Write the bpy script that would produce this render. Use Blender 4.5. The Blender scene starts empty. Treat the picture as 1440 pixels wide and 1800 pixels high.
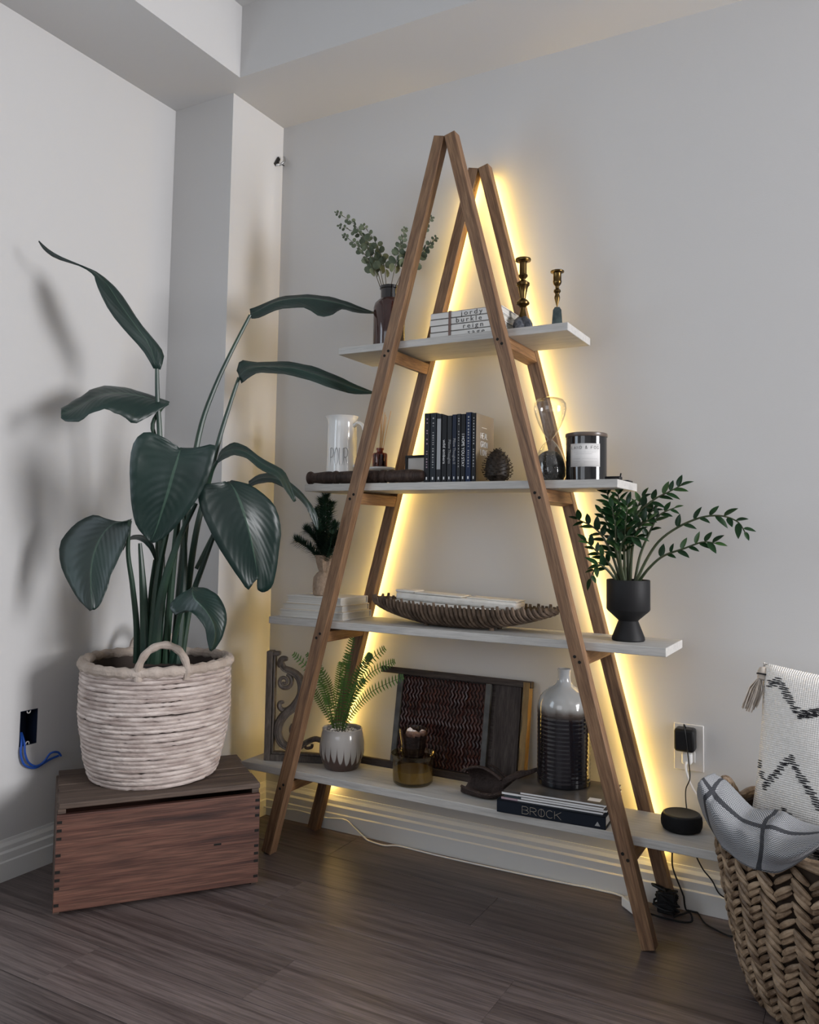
import bpy, math, random
from mathutils import Vector, Matrix, noise
random.seed(7)
PI = math.pi
SC = bpy.context.scene
COL = SC.collection

# ------------------------------------------------------------------ camera
cam_d = bpy.data.cameras.new('camera')
cam_d.sensor_fit = 'VERTICAL'; cam_d.sensor_height = 36.0
cam_d.lens = 29.0222; cam_d.shift_y = -0.03269
cam_d.clip_start = 0.05
cam = bpy.data.objects.new('camera', cam_d); COL.objects.link(cam)
cam.matrix_world = Matrix(((0.874202, 0.017343, 0.485252, 1.277836), (0.485277, -0.065398, -0.871911, -2.379492), (0.016613, 0.997709, -0.065587, 0.997684), (0.000000, 0.000000, 0.000000, 1.000000)))
SC.camera = cam

# ------------------------------------------------------------------ colour management, world, daylight
SC.view_settings.view_transform = 'Standard'; SC.view_settings.look = 'None'
SC.view_settings.gamma = 1.0; SC.view_settings.use_curve_mapping = False
SC.view_settings.exposure = 0.0
SC.cycles.max_bounces = 8
wd = bpy.data.worlds.new('daylight'); SC.world = wd; wd.use_nodes = True
bg = wd.node_tree.nodes['Background']
bg.inputs[0].default_value = (0.62, 0.72, 0.9, 1); bg.inputs[1].default_value = 0.6

def area(name, loc, rot, sx, sy, power, col):
    d = bpy.data.lights.new(name, 'AREA'); d.shape = 'RECTANGLE'; d.size = sx; d.size_y = sy
    d.energy = power; d.color = col
    o = bpy.data.objects.new(name, d); COL.objects.link(o); o.location = loc; o.rotation_euler = rot
    return o
# daylight coming in through the tall window in the right wall and the smaller one in the left wall; the one behind the camera is added fill
area('window_daylight', (4.58, -0.65, 1.45), (0, PI/2, 0), 1.6, 1.15, 184, (0.98, 0.97, 0.99))
area('window_daylight.001', (-0.86, -1.95, 1.45), (0, -PI/2, 0), 1.2, 1.0, 16, (0.76, 0.88, 1.0))
area('added_front_fill', (0.35, -4.14, 1.5), (PI/2, 0, 0), 1.6, 1.3, 13, (0.95, 0.97, 1.0))  # frontal fill added behind the camera, no known window there

# ------------------------------------------------------------------ mesh helpers
class MB:
    def __init__(s): s.v = []; s.f = []; s.uv = {}
    def add(s, vs, fs):
        b = len(s.v); s.v += [tuple(p) for p in vs]; s.f += [tuple(b+i for i in f) for f in fs]; return b
    def box(s, c, d, m=None):
        x, y, z = d[0]/2, d[1]/2, d[2]/2; c = Vector(c)
        vs = [Vector((a*x, b*y, e*z)) for a in (-1, 1) for b in (-1, 1) for e in (-1, 1)]
        if m is not None: vs = [m @ p for p in vs]
        s.add([p+c for p in vs], [(0,1,3,2),(4,6,7,5),(0,4,5,1),(2,3,7,6),(0,2,6,4),(1,5,7,3)]); return s
    def tube(s, path, rad, n=8, closed=False, cap=True, flat=1.0, up=None):
        P = [Vector(p) for p in path]; k = len(P)
        R = rad if isinstance(rad, (list, tuple)) else [rad]*k
        rings = []; prev = None
        for i in range(k):
            if closed: t = P[(i+1) % k]-P[i-1]
            else: t = P[min(i+1, k-1)]-P[max(i-1, 0)]
            if t.length < 1e-9: t = Vector((0, 0, 1))
            t.normalize()
            if prev is None:
                a = Vector(up) if up else (Vector((0, 0, 1)) if abs(t.z) < .9 else Vector((1, 0, 0)))
                u = (a - t*a.dot(t)).normalized()
            else:
                u = prev - t*prev.dot(t)
                u = u.normalized() if u.length > 1e-6 else prev
            prev = u; w = t.cross(u)
            rings.append([P[i]+u*(math.cos(2*PI*j/n)*R[i])+w*(math.sin(2*PI*j/n)*R[i]*flat) for j in range(n)])
        b = s.add([p for r in rings for p in r], [])
        for i in range(k if closed else k-1):
            i2 = (i+1) % k
            for j in range(n):
                s.f.append((b+i*n+j, b+i*n+(j+1) % n, b+i2*n+(j+1) % n, b+i2*n+j))
        if cap and not closed:
            s.f.append(tuple(b+j for j in range(n))[::-1]); s.f.append(tuple(b+(k-1)*n+j for j in range(n)))
        return s
    def lathe(s, prof, n=32, c=(0, 0, 0), m=None, wob=None):
        b = len(s.v); c = Vector(c); k = len(prof)
        for (r, z) in prof:
            for j in range(n):
                a = 2*PI*j/n; rr = r*(wob(a, z) if wob else 1)
                p = Vector((rr*math.cos(a), rr*math.sin(a), z))
                if m is not None: p = m @ p
                s.v.append(tuple(p+c))
        for i in range(k-1):
            for j in range(n):
                s.f.append((b+i*n+j, b+i*n+(j+1) % n, b+(i+1)*n+(j+1) % n, b+(i+1)*n+j))
        if prof[0][0] > 1e-6: s.f.append(tuple(b+j for j in range(n))[::-1])
        if prof[-1][0] > 1e-6: s.f.append(tuple(b+(k-1)*n+j for j in range(n)))
        return s
    def grid(s, rows, uv=True, closed=False):
        b = len(s.v); nr = len(rows); nc = len(rows[0])
        for r in rows: s.v += [tuple(p) for p in r]
        for i in range(nr-1):
            for j in range(nc if closed else nc-1):
                j2 = (j+1) % nc
                s.f.append((b+i*nc+j, b+i*nc+j2, b+(i+1)*nc+j2, b+(i+1)*nc+j))
                if uv:
                    s.uv[len(s.f)-1] = [(j/(nc-1), i/(nr-1)), ((j+1)/(nc-1), i/(nr-1)), ((j+1)/(nc-1), (i+1)/(nr-1)), (j/(nc-1), (i+1)/(nr-1))]
        return s
    def prism(s, poly, d0, d1, axes='xz'):
        # polygon in two axes, extruded along the third
        def P(a, b, d): return {'xz': (a, d, b), 'xy': (a, b, d), 'yz': (d, a, b)}[axes]
        n = len(poly)
        b = s.add([P(a, c, d0) for a, c in poly]+[P(a, c, d1) for a, c in poly], [])
        s.f.append(tuple(b+i for i in range(n))); s.f.append(tuple(b+n+i for i in range(n))[::-1])
        for i in range(n): s.f.append((b+i, b+n+i, b+n+(i+1) % n, b+(i+1) % n))
        return s
    def mesh(s, name, smooth=35):
        me = bpy.data.meshes.new(name); me.from_pydata(s.v, [], s.f); me.validate(); me.update()
        if s.uv and len(me.polygons) == len(s.f):
            l = me.uv_layers.new(name='UVMap')
            for p in me.polygons:
                if p.index in s.uv:
                    for li, q in zip(p.loop_indices, s.uv[p.index]): l.data[li].uv = q
        import bmesh
        bm = bmesh.new(); bm.from_mesh(me); bmesh.ops.recalc_face_normals(bm, faces=bm.faces); bm.to_mesh(me); bm.free()
        if smooth:
            me.shade_smooth(); me.set_sharp_from_angle(angle=math.radians(smooth))
        return me
    def build(s, name, mat, parent=None, loc=(0, 0, 0), rot=(0, 0, 0), smooth=35, bevel=0, solid=0, sub=0):
        me = s.mesh(name, smooth)
        return link(name, me, mat, parent, loc, rot, bevel, solid, sub)

def link(name, me, mat, parent=None, loc=(0, 0, 0), rot=(0, 0, 0), bevel=0, solid=0, sub=0):
    if mat is not None and not me.materials: me.materials.append(M[mat] if isinstance(mat, str) else mat)
    o = bpy.data.objects.new(name, me); COL.objects.link(o)
    o.location = loc; o.rotation_euler = rot
    if parent is not None: o.parent = parent
    if solid:
        q = o.modifiers.new('thickness', 'SOLIDIFY'); q.thickness = solid; q.offset = 0
    if bevel:
        q = o.modifiers.new('edge', 'BEVEL'); q.width = bevel; q.segments = 2; q.limit_method = 'ANGLE'
    if sub:
        q = o.modifiers.new('sub', 'SUBSURF'); q.levels = sub; q.render_levels = sub
    return o
def tag(o, label, cat, group=None, kind=None):
    o['label'] = label; o['category'] = cat
    if group: o['group'] = group
    if kind: o['kind'] = kind
    return o
def thing(name, label, cat, loc=(0, 0, 0), rz=0.0, group=None):
    o = bpy.data.objects.new(name, None); o.empty_display_size = .02; COL.objects.link(o)
    o.location = loc; o.rotation_euler = (0, 0, rz)
    return tag(o, label, cat, group)
def struct(o, label=None):
    o['kind'] = 'structure'
    if label: o['label'] = label
    return o
def box(name, mat, c, d, parent=None, bevel=.001, rot=(0, 0, 0)):
    return MB().box((0, 0, 0), d).build(name, mat, parent, c, rot, bevel=bevel)
def lerp(a, b, t): return a+(b-a)*t
def spline(pts, n):
    P = [Vector(p) for p in pts]; k = len(P); out = []
    for i in range(n):
        t = i/(n-1)*(k-1); j = min(int(t), k-2); f = t-j
        p0, p1, p2, p3 = P[max(j-1, 0)], P[j], P[j+1], P[min(j+2, k-1)]
        out.append(.5*((2*p1)+(p2-p0)*f+(2*p0-5*p1+4*p2-p3)*f*f+(3*p1-p0-3*p2+p3)*f**3))
    return out
def tube(name, mat, pts, r, parent=None, n=8, seg=None, **k):
    P = spline(pts, seg or max(8, len(pts)*5)) if seg != 0 else pts
    R = r
    if isinstance(r, (list, tuple)):
        R = [r[0]+(r[-1]-r[0])*i/(len(P)-1) for i in range(len(P))] if len(r) == 2 else r
    return MB().tube(P, R, n).build(name, mat, parent, **k)

# ------------------------------------------------------------------ materials
M = {}
def _new(name):
    m = bpy.data.materials.new(name); m.use_nodes = True; M[name] = m
    nt = m.node_tree; return m, nt, nt.nodes['Principled BSDF']
def _n(nt, t, **k):
    n = nt.nodes.new(t)
    for a, b in k.items():
        if a.startswith('i_'): n.inputs[a[2:].replace('_', ' ')].default_value = b
        else: setattr(n, a, b)
    return n
def _ramp(nt, stops):
    r = nt.nodes.new('ShaderNodeValToRGB'); e = r.color_ramp.elements
    while len(e) < len(stops): e.new(.5)
    for i, (p, c) in enumerate(stops): e[i].position = p; e[i].color = (*c, 1)
    return r
def _math(nt, op, a, b=None):
    n = nt.nodes.new('ShaderNodeMath'); n.operation = op
    for i, x in enumerate((a, b)):
        if x is None: continue
        if isinstance(x, (int, float)): n.inputs[i].default_value = x
        else: nt.links.new(x, n.inputs[i])
    return n.outputs[0]
def _coord(nt, scale=(1, 1, 1), src='Object', rnd=True, rot=(0, 0, 0)):
    tc = nt.nodes.new('ShaderNodeTexCoord'); mp = nt.nodes.new('ShaderNodeMapping')
    mp.inputs['Scale'].default_value = scale; mp.inputs['Rotation'].default_value = rot
    nt.links.new(tc.outputs[src], mp.inputs['Vector'])
    if rnd:
        oi = nt.nodes.new('ShaderNodeObjectInfo')
        v = nt.nodes.new('ShaderNodeVectorMath'); v.operation = 'SCALE'; v.inputs[0].default_value = (17, 31, 23)
        nt.links.new(oi.outputs['Random'], v.inputs['Scale']); nt.links.new(v.outputs[0], mp.inputs['Location'])
    return mp.outputs[0]
def _bump(nt, b, h, strength, dist=.01):
    n = _n(nt, 'ShaderNodeBump'); n.inputs['Strength'].default_value = strength; n.inputs['Distance'].default_value = dist
    nt.links.new(h, n.inputs['Height']); nt.links.new(n.outputs[0], b.inputs['Normal'])
def plain(name, c, rough=.5, metal=0, c2=None, scale=20, stretch=(1, 1, 1), bump=0, bscale=None, detail=4, emit=None, es=0, coat=0, trans=0, ior=1.45, sheen=0, src='Object', lo=.35, hi=.65):
    m, nt, b = _new(name)
    b.inputs['Base Color'].default_value = (*c, 1); b.inputs['Roughness'].default_value = rough; b.inputs['Metallic'].default_value = metal
    b.inputs['IOR'].default_value = ior; b.inputs['Transmission Weight'].default_value = trans; b.inputs['Coat Weight'].default_value = coat
    b.inputs['Sheen Weight'].default_value = sheen
    if emit: b.inputs['Emission Color'].default_value = (*emit, 1); b.inputs['Emission Strength'].default_value = es
    if c2 or bump:
        co = _coord(nt, stretch, src)
        if c2:
            n = _n(nt, 'ShaderNodeTexNoise'); n.inputs['Scale'].default_value = scale; n.inputs['Detail'].default_value = detail
            nt.links.new(co, n.inputs['Vector']); r = _ramp(nt, [(lo, c), (hi, c2)]); nt.links.new(n.outputs[0], r.inputs[0]); nt.links.new(r.outputs[0], b.inputs['Base Color'])
        if bump:
            n = _n(nt, 'ShaderNodeTexNoise'); n.inputs['Scale'].default_value = bscale or scale*3; n.inputs['Detail'].default_value = 5
            nt.links.new(co, n.inputs['Vector']); _bump(nt, b, n.outputs[0], bump)
    return m
def wood(name, cols, rough=.55, stretch=(2, 30, 30), scale=2.0, dist=1.5, bump=.25, fine=.35, knots=False, var=.25):
    # long grain along the axis with the smallest stretch
    m, nt, b = _new(name); b.inputs['Roughness'].default_value = rough
    co = _coord(nt, stretch)
    n = _n(nt, 'ShaderNodeTexNoise'); n.inputs['Scale'].default_value = scale; n.inputs['Detail'].default_value = 6; n.inputs['Distortion'].default_value = dist
    nt.links.new(co, n.inputs['Vector'])
    k = len(cols); r = _ramp(nt, [(.28+.44*i/(k-1), c) for i, c in enumerate(cols)]); nt.links.new(n.outputs[0], r.inputs[0])
    n2 = _n(nt, 'ShaderNodeTexNoise'); n2.inputs['Scale'].default_value = scale*7; n2.inputs['Detail'].default_value = 3
    nt.links.new(co, n2.inputs['Vector'])
    mx = _n(nt, 'ShaderNodeMix', data_type='RGBA', blend_type='MULTIPLY'); mx.inputs[0].default_value = fine
    r2 = _ramp(nt, [(.38, (.25, .25, .25)), (.6, (1, 1, 1))]); nt.links.new(n2.outputs[0], r2.inputs[0])
    nt.links.new(r.outputs[0], mx.inputs[6]); nt.links.new(r2.outputs[0], mx.inputs[7])
    oi = nt.nodes.new('ShaderNodeObjectInfo')
    hs = _n(nt, 'ShaderNodeHueSaturation'); nt.links.new(mx.outputs[2], hs.inputs['Color'])
    nt.links.new(_math(nt, 'ADD', _math(nt, 'MULTIPLY', oi.outputs['Random'], var), 1-var/2), hs.inputs['Value'])
    nt.links.new(hs.outputs[0], b.inputs['Base Color'])
    _bump(nt, b, n2.outputs[0], bump, .003)
    return m

plain('wall_paint', (.53, .527, .525), .85, bump=.03, bscale=300)
plain('ceiling_paint', (.55, .55, .545), .9)
plain('baseboard_paint', (.68, .68, .67), .45)
wood('floor_wood', [(.055, .040, .038), (.105, .080, .076), (.155, .122, .115), (.085, .065, .062)], .38, (.9, 26, 1), 1.5, .5, .10, .5, var=.4)
plain('floor_gap_glint', (.34, .33, .33), .5)  # pale colour paints the light that plank edges catch along the seams
wood('leg_wood', [(.095, .046, .024), (.18, .095, .047), (.25, .142, .074), (.145, .07, .035)], .62, (30, 30, 1.8), 1.6, 1.6, .3, .4)
wood('rung_wood', [(.16, .075, .03), (.27, .135, .055), (.33, .18, .08)], .6, (34, 2.2, 34), 1.6, 1.6, .25, .4)
wood('shelf_wood', [(.40, .39, .375), (.455, .445, .425), (.50, .485, .46), (.43, .42, .40)], .6, (1.6, 22, 22), 1.8, 1.2, .12, .16, var=.05)
plain('dark_metal', (.03, .028, .026), .45, .6)
plain('black_hole', (.008, .007, .006), .9)
plain('led_glow', (1, .8, .4), .4, emit=(1.0, .66, .17), es=36)
plain('white_plastic', (.72, .72, .71), .35)
plain('black_plastic', (.012, .012, .013), .4)
plain('black_matte', (.012, .012, .013), .55, bump=.02, bscale=200)
plain('black_fabric', (.010, .010, .011), .85, bump=.4, bscale=900)
plain('blue_cable', (.02, .09, .42), .4)
plain('grey_cable', (.25, .25, .24), .45)
plain('steel', (.55, .55, .55), .25, 1)
plain('brass', (.14, .09, .033), .28, 1, c2=(.075, .048, .018), scale=25)
plain('rock_dark', (.035, .042, .055), .35, c2=(.11, .115, .13), scale=60, bump=.5, bscale=120)
plain('stone_green', (.018, .03, .032), .25, c2=(.06, .08, .08), scale=35)
plain('amber_dark', (.035, .012, .010), .08, coat=.5)
plain('wax', (.22, .175, .095), .5)
plain('plate_plastic', (.54, .53, .52), .4)
def thin_glass(name, tint, rough=.02, gloss=1.0):
    # blown glass as a thin wall: tinted see-through with a mirror-like skin
    m, nt, b = _new(name); nt.nodes.remove(b)
    tr = _n(nt, 'ShaderNodeBsdfTransparent'); tr.inputs[0].default_value = (*tint, 1)
    gl = _n(nt, 'ShaderNodeBsdfGlossy'); gl.inputs['Roughness'].default_value = rough
    lw = _n(nt, 'ShaderNodeLayerWeight'); lw.inputs[0].default_value = .5
    fac = _math(nt, 'ADD', .05*gloss, _math(nt, 'MULTIPLY', _math(nt, 'POWER', lw.outputs['Facing'], 2.6), .5*gloss))
    mx = _n(nt, 'ShaderNodeMixShader'); nt.links.new(fac, mx.inputs[0])
    nt.links.new(tr.outputs[0], mx.inputs[1]); nt.links.new(gl.outputs[0], mx.inputs[2]); nt.links.new(mx.outputs[0], nt.nodes['Material Output'].inputs[0])
thin_glass('amber_glass', (.62, .28, .16)); thin_glass('honey_glass', (.84, .77, .56)); thin_glass('clear_glass', (.95, .96, .95), .01, 2.0); thin_glass('smoke_glass', (.58, .50, .46))
plain('black_sand', (.012, .012, .012), .3, c2=(.40, .40, .40), scale=260, lo=.63, hi=.70, bump=.8, bscale=400)
plain('salt', (.85, .74, .70), .6, c2=(.95, .93, .9), scale=60, bump=.4)
plain('pebble', (.55, .52, .48), .7, c2=(.80, .78, .74), scale=40)
plain('white_ceramic', (.74, .74, .73), .14, coat=.5)
plain('ink', (.035, .033, .032), .6)
plain('paper_white', (.66, .65, .63), .8, c2=(.60, .59, .565), scale=8)
plain('page_edge', (.60, .585, .55), .85, c2=(.45, .435, .40), scale=4, stretch=(1, 1, 300))
plain('page_edge_vertical', (.52, .50, .46), .85, c2=(.36, .345, .31), scale=4, stretch=(300, 1, 1))
plain('cream_cover', (.56, .49, .39), .7)
plain('ribbon', (.16, .10, .085), .75)
plain('reed', (.52, .32, .15), .8)
wood('spindle_wood', [(.022, .014, .011), (.045, .028, .022), (.07, .046, .036)], .55, (2, 24, 24), 2, 1.0, .35, .5)
for nm, c in (('cover_black', (.010, .010, .012)), ('cover_navy', (.010, .016, .035)), ('cover_ink', (.014, .018, .024)), ('cover_charcoal', (.022, .023, .026)), ('cover_blue', (.010, .02, .055)), ('cover_grey', (.30, .31, .32)), ('cover_brock', (.008, .012, .020)), ('cover_taupe', (.17, .14, .11))):
    plain(nm, c, .5)
plain('print_white', (.70, .70, .70), .6)
plain('print_grey', (.32, .32, .32), .6)
plain('print_gold', (.34, .30, .24), .5)
plain('print_mauve', (.30, .20, .24), .5)
plain('pinecone_scale', (.010, .007, .005), .5, c2=(.035, .026, .019), scale=90)
plain('gloss_black', (.006, .006, .007), .07, coat=.6)
plain('lid_taupe', (.10, .075, .06), .3)
plain('label_paper', (.62, .61, .60), .7)
plain('burlap', (.30, .22, .16), .9, c2=(.40, .30, .22), scale=120, bump=.5, bscale=400)
plain('twine', (.28, .20, .13), .9)
plain('pine_needle', (.010, .035, .022), .6, c2=(.022, .06, .033), scale=20)
plain('tree_bark', (.05, .03, .02), .9)
plain('tray_fibre', (.06, .042, .030), .6, c2=(.17, .12, .085), scale=22, stretch=(1, 1, 1), bump=.5, bscale=120)
plain('linen', (.62, .59, .54), .9, c2=(.70, .68, .64), scale=30, bump=.3, bscale=300)
plain('zz_leaf', (.006, .022, .008), .3, c2=(.014, .046, .014), scale=12)
plain('zz_leaf_light', (.022, .065, .014), .35, c2=(.035, .09, .02), scale=12)
plain('zz_stem', (.032, .05, .02), .5, c2=(.06, .068, .034), scale=25)
plain('soil', (.018, .013, .010), .95, bump=.8, bscale=80)
plain('eucalyptus', (.055, .075, .045), .7, c2=(.11, .135, .085), scale=30)
plain('eucalyptus_stem', (.10, .085, .06), .7)
plain('fern_green', (.045, .12, .02), .5, c2=(.09, .19, .035), scale=14)
plain('fern_stem', (.03, .05, .012), .6)
wood('corbel_wood', [(.055, .043, .036), (.095, .077, .066), (.14, .117, .10)], .6, (14, 14, 3), 2, 1.2, .35, .45)
wood('frame_wood', [(.028, .020, .018), (.05, .038, .034), (.075, .06, .054)], .65, (2, 24, 24), 2, 1.2, .3, .5)
plain('frame_grey', (.045, .045, .046), .65, c2=(.085, .085, .083), scale=30)
plain('bark_edge', (.13, .075, .024), .7, c2=(.24, .15, .055), scale=40, stretch=(1, 1, .2), bump=.5, bscale=90)
plain('rust_panel', (.022, .007, .006), .34, c2=(.06, .018, .013), scale=30)
plain('leather', (.030, .021, .019), .55, c2=(.055, .038, .033), scale=35, bump=.5, bscale=160)
plain('mag_cover', (.05, .048, .045), .3, c2=(.12, .10, .085), scale=14)
plain('mag_white', (.72, .72, .72), .6)
plain('mag_dark', (.03, .045, .055), .5)
plain('mag_pink', (.40, .29, .33), .5)
plain('crate_red', (.10, .035, .024), .6)
wood('crate_front', [(.042, .016, .012), (.105, .041, .028), (.165, .074, .050), (.075, .028, .020)], .55, (.9, 22, 22), 1.7, .6, .22, .6)
wood('crate_top', [(.055, .035, .026), (.095, .064, .048), (.135, .095, .072)], .7, (1.0, 24, 24), 1.7, .6, .25, .5)
plain('planter_fibre', (.36, .29, .262), .8, c2=(.62, .54, .50), scale=14, stretch=(1, 1, 3), bump=.5, bscale=60)
plain('planter_rim', (.34, .28, .235), .8, c2=(.46, .39, .34), scale=14, bump=.45, bscale=70)
plain('planter_dark', (.06, .045, .038), .9)
plain('bop_stem', (.012, .032, .024), .4, c2=(.028, .06, .035), scale=9, stretch=(1, 1, .3))
plain('basket_fibre', (.10, .062, .036), .5, c2=(.36, .26, .17), scale=22, stretch=(1, 1, 1), bump=.4, bscale=90)
plain('basket_dark', (.035, .022, .014), .9)
plain('pillow_cloth', (.76, .735, .70), .95, c2=(.84, .82, .79), scale=160, bump=.0)
plain('yarn_black', (.022, .022, .026), .9, bump=.4, bscale=500)
plain('tassel_yarn', (.42, .37, .32), .95, c2=(.52, .47, .42), scale=80)
plain('window_frame_white', (.7, .7, .7), .5)
plain('window_glass', (.8, .85, .9), .05, trans=.9)

for nm in ('cover_black', 'cover_navy', 'cover_ink', 'cover_charcoal', 'cover_blue', 'cover_brock', 'black_matte', 'black_plastic', 'black_fabric', 'pinecone_scale', 'leather', 'frame_wood', 'tray_fibre', 'spindle_wood', 'zz_leaf', 'mag_cover'):
    M[nm].node_tree.nodes['Principled BSDF'].inputs['Specular IOR Level'].default_value = .22

# broad leaf: side veins running off a pale midrib
m, nt, b = _new('bop_leaf'); b.inputs['Roughness'].default_value = .40
tc = nt.nodes.new('ShaderNodeTexCoord'); sx = nt.nodes.new('ShaderNodeSeparateXYZ'); nt.links.new(tc.outputs['UV'], sx.inputs[0])
au = _math(nt, 'ABSOLUTE', _math(nt, 'SUBTRACT', sx.outputs[0], .5))
vein = _math(nt, 'SINE', _math(nt, 'MULTIPLY', _math(nt, 'SUBTRACT', sx.outputs[1], _math(nt, 'MULTIPLY', au, .55)), 95))
nz = _n(nt, 'ShaderNodeTexNoise'); nz.inputs['Scale'].default_value = 7; nt.links.new(_coord(nt), nz.inputs['Vector'])
r = _ramp(nt, [(.3, (.005, .017, .0145)), (.7, (.010, .028, .023))]); nt.links.new(nz.outputs[0], r.inputs[0])
mx = _n(nt, 'ShaderNodeMix', data_type='RGBA'); mx.inputs[7].default_value = (.035, .07, .05, 1)
nt.links.new(r.outputs[0], mx.inputs[6]); nt.links.new(_math(nt, 'LESS_THAN', au, .018), mx.inputs[0])
nt.links.new(mx.outputs[2], b.inputs['Base Color']); _bump(nt, b, vein, .10, .002)

# reactive glaze of the fern pot: pale grey running down over brown
m, nt, b = _new('drip_glaze'); b.inputs['Roughness'].default_value = .16; b.inputs['Coat Weight'].default_value = .4
tc = nt.nodes.new('ShaderNodeTexCoord'); sx = nt.nodes.new('ShaderNodeSeparateXYZ'); nt.links.new(tc.outputs['Object'], sx.inputs[0])
ang = _math(nt, 'ARCTAN2', sx.outputs[1], sx.outputs[0])
KD = 10.5
wn = _n(nt, 'ShaderNodeTexWhiteNoise', noise_dimensions='1D'); nt.links.new(_math(nt, 'FLOOR', _math(nt, 'MULTIPLY', ang, KD/PI)), wn.inputs['W'])
fing = _math(nt, 'POWER', _math(nt, 'ABSOLUTE', _math(nt, 'SINE', _math(nt, 'MULTIPLY', ang, KD))), .36)
lim = _math(nt, 'ADD', _math(nt, 'MULTIPLY', wn.outputs[0], .020), _math(nt, 'SUBTRACT', .078, _math(nt, 'MULTIPLY', fing, .062)))
f = _math(nt, 'MULTIPLY', _math(nt, 'SUBTRACT', sx.outputs[2], lim), 150)
r = _ramp(nt, [(0, (.060, .034, .028)), (.55, (.12, .095, .088)), (1, (.33, .315, .30))]); nt.links.new(f, r.inputs[0]); nt.links.new(r.outputs[0], b.inputs['Base Color'])

# two-tone stoneware: pale grey shoulder blending into black
m, nt, b = _new('stoneware'); b.inputs['Roughness'].default_value = .13; b.inputs['Coat Weight'].default_value = .5
tc = nt.nodes.new('ShaderNodeTexCoord'); sx = nt.nodes.new('ShaderNodeSeparateXYZ'); nt.links.new(tc.outputs['Object'], sx.inputs[0])
nz = _n(nt, 'ShaderNodeTexNoise'); nz.inputs['Scale'].default_value = 30; nt.links.new(tc.outputs['Object'], nz.inputs['Vector'])
f = _math(nt, 'ADD', sx.outputs[2], _math(nt, 'MULTIPLY', _math(nt, 'SUBTRACT', nz.outputs[0], .5), .016))
r = _ramp(nt, [(.182, (.006, .006, .009)), (.200, (.07, .055, .045)), (.218, (.30, .30, .29)), (.30, (.40, .41, .42))]); nt.links.new(f, r.inputs[0]); nt.links.new(r.outputs[0], b.inputs['Base Color'])

# woven throw: fine grey weave with dark bands
m, nt, b = _new('throw_weave'); b.inputs['Roughness'].default_value = .95
tc = nt.nodes.new('ShaderNodeTexCoord'); sx = nt.nodes.new('ShaderNodeSeparateXYZ'); nt.links.new(tc.outputs['UV'], sx.inputs[0])
wv = _math(nt, 'MULTIPLY', _math(nt, 'SINE', _math(nt, 'MULTIPLY', sx.outputs[0], 300)), _math(nt, 'SINE', _math(nt, 'MULTIPLY', sx.outputs[1], 250)))
r = _ramp(nt, [(.25, (.075, .08, .092)), (.75, (.38, .39, .405))]); nt.links.new(_math(nt, 'ADD', _math(nt, 'MULTIPLY', wv, .5), .5), r.inputs[0])
def band(out, c, wdt): return _math(nt, 'LESS_THAN', _math(nt, 'ABSOLUTE', _math(nt, 'SUBTRACT', out, c)), wdt)
acc = None
for out, c, wdt in ((sx.outputs[0], .13, .018), (sx.outputs[0], .60, .022), (sx.outputs[1], .30, .03), (sx.outputs[1], .955, .012)):
    q = band(out, c, wdt); acc = q if acc is None else _math(nt, 'MAXIMUM', acc, q)
mx = _n(nt, 'ShaderNodeMix', data_type='RGBA'); mx.inputs[7].default_value = (.012, .014, .020, 1)
nt.links.new(r.outputs[0], mx.inputs[6]); nt.links.new(_math(nt, 'MULTIPLY', acc, .93), mx.inputs[0]); nt.links.new(mx.outputs[2], b.inputs['Base Color'])
_bump(nt, b, wv, .5, .002)

# pillow weave bump
m = M['pillow_cloth']; nt = m.node_tree; b = nt.nodes['Principled BSDF']
tc = nt.nodes.new('ShaderNodeTexCoord'); sx = nt.nodes.new('ShaderNodeSeparateXYZ'); nt.links.new(tc.outputs['UV'], sx.inputs[0])
wv = _math(nt, 'MULTIPLY', _math(nt, 'SINE', _math(nt, 'MULTIPLY', _math(nt, 'ADD', sx.outputs[0], sx.outputs[1]), 300)), _math(nt, 'SINE', _math(nt, 'MULTIPLY', _math(nt, 'SUBTRACT', sx.outputs[0], sx.outputs[1]), 300)))
_bump(nt, b, wv, .6, .002)

# ------------------------------------------------------------------ room shell
XL, XC, DC, ZS, XS, YS, ZC = -.880, -.610, -.2795, 2.5, -.526, -.3445, 2.746
XR, YR = 4.65, -4.2
def holed(u0, u1, v0, v1, holes):
    us = sorted({u0, u1, *[h[0] for h in holes], *[h[1] for h in holes]}); vs = sorted({v0, v1, *[h[2] for h in holes], *[h[3] for h in holes]})
    out = []
    for a, b2 in zip(us, us[1:]):
        for c, d in zip(vs, vs[1:]):
            if not any(h[0] <= a and b2 <= h[1] and h[2] <= c and d <= h[3] for h in holes): out.append((a, b2, c, d))
    return out
def wall_x(name, x0, x1, holes):
    mb = MB()
    for a, b2, c, d in holed(YR, .1, 0, ZC, holes): mb.box(((x0+x1)/2, (a+b2)/2, (c+d)/2), (x1-x0, b2-a, d-c))
    return struct(mb.build(name, 'wall_paint', smooth=0))
W1 = (-1.23, -.07, .65, 2.25); W2 = (-2.45, -1.45, .85, 2.05)
EB = (-.797, -.7393, .361, .462)
wall_x('wall_left', XL-.1, XL, [W2, EB])
wall_x('wall_right', XR, XR+.1, [W1])
struct(MB().box(((XL+XR)/2, .05, ZC/2), (XR-XL, .1, ZC)).build('wall_back', 'wall_paint', smooth=0))
W3 = (-.45, 1.15, .85, 2.15)
rw = MB()
for a, b2, c, d in holed(XL, XR, 0, ZC, [W3]): rw.box(((a+b2)/2, YR-.05, (c+d)/2), (b2-a, .1, d-c))
struct(rw.build('wall_rear', 'wall_paint', smooth=0))
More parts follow.
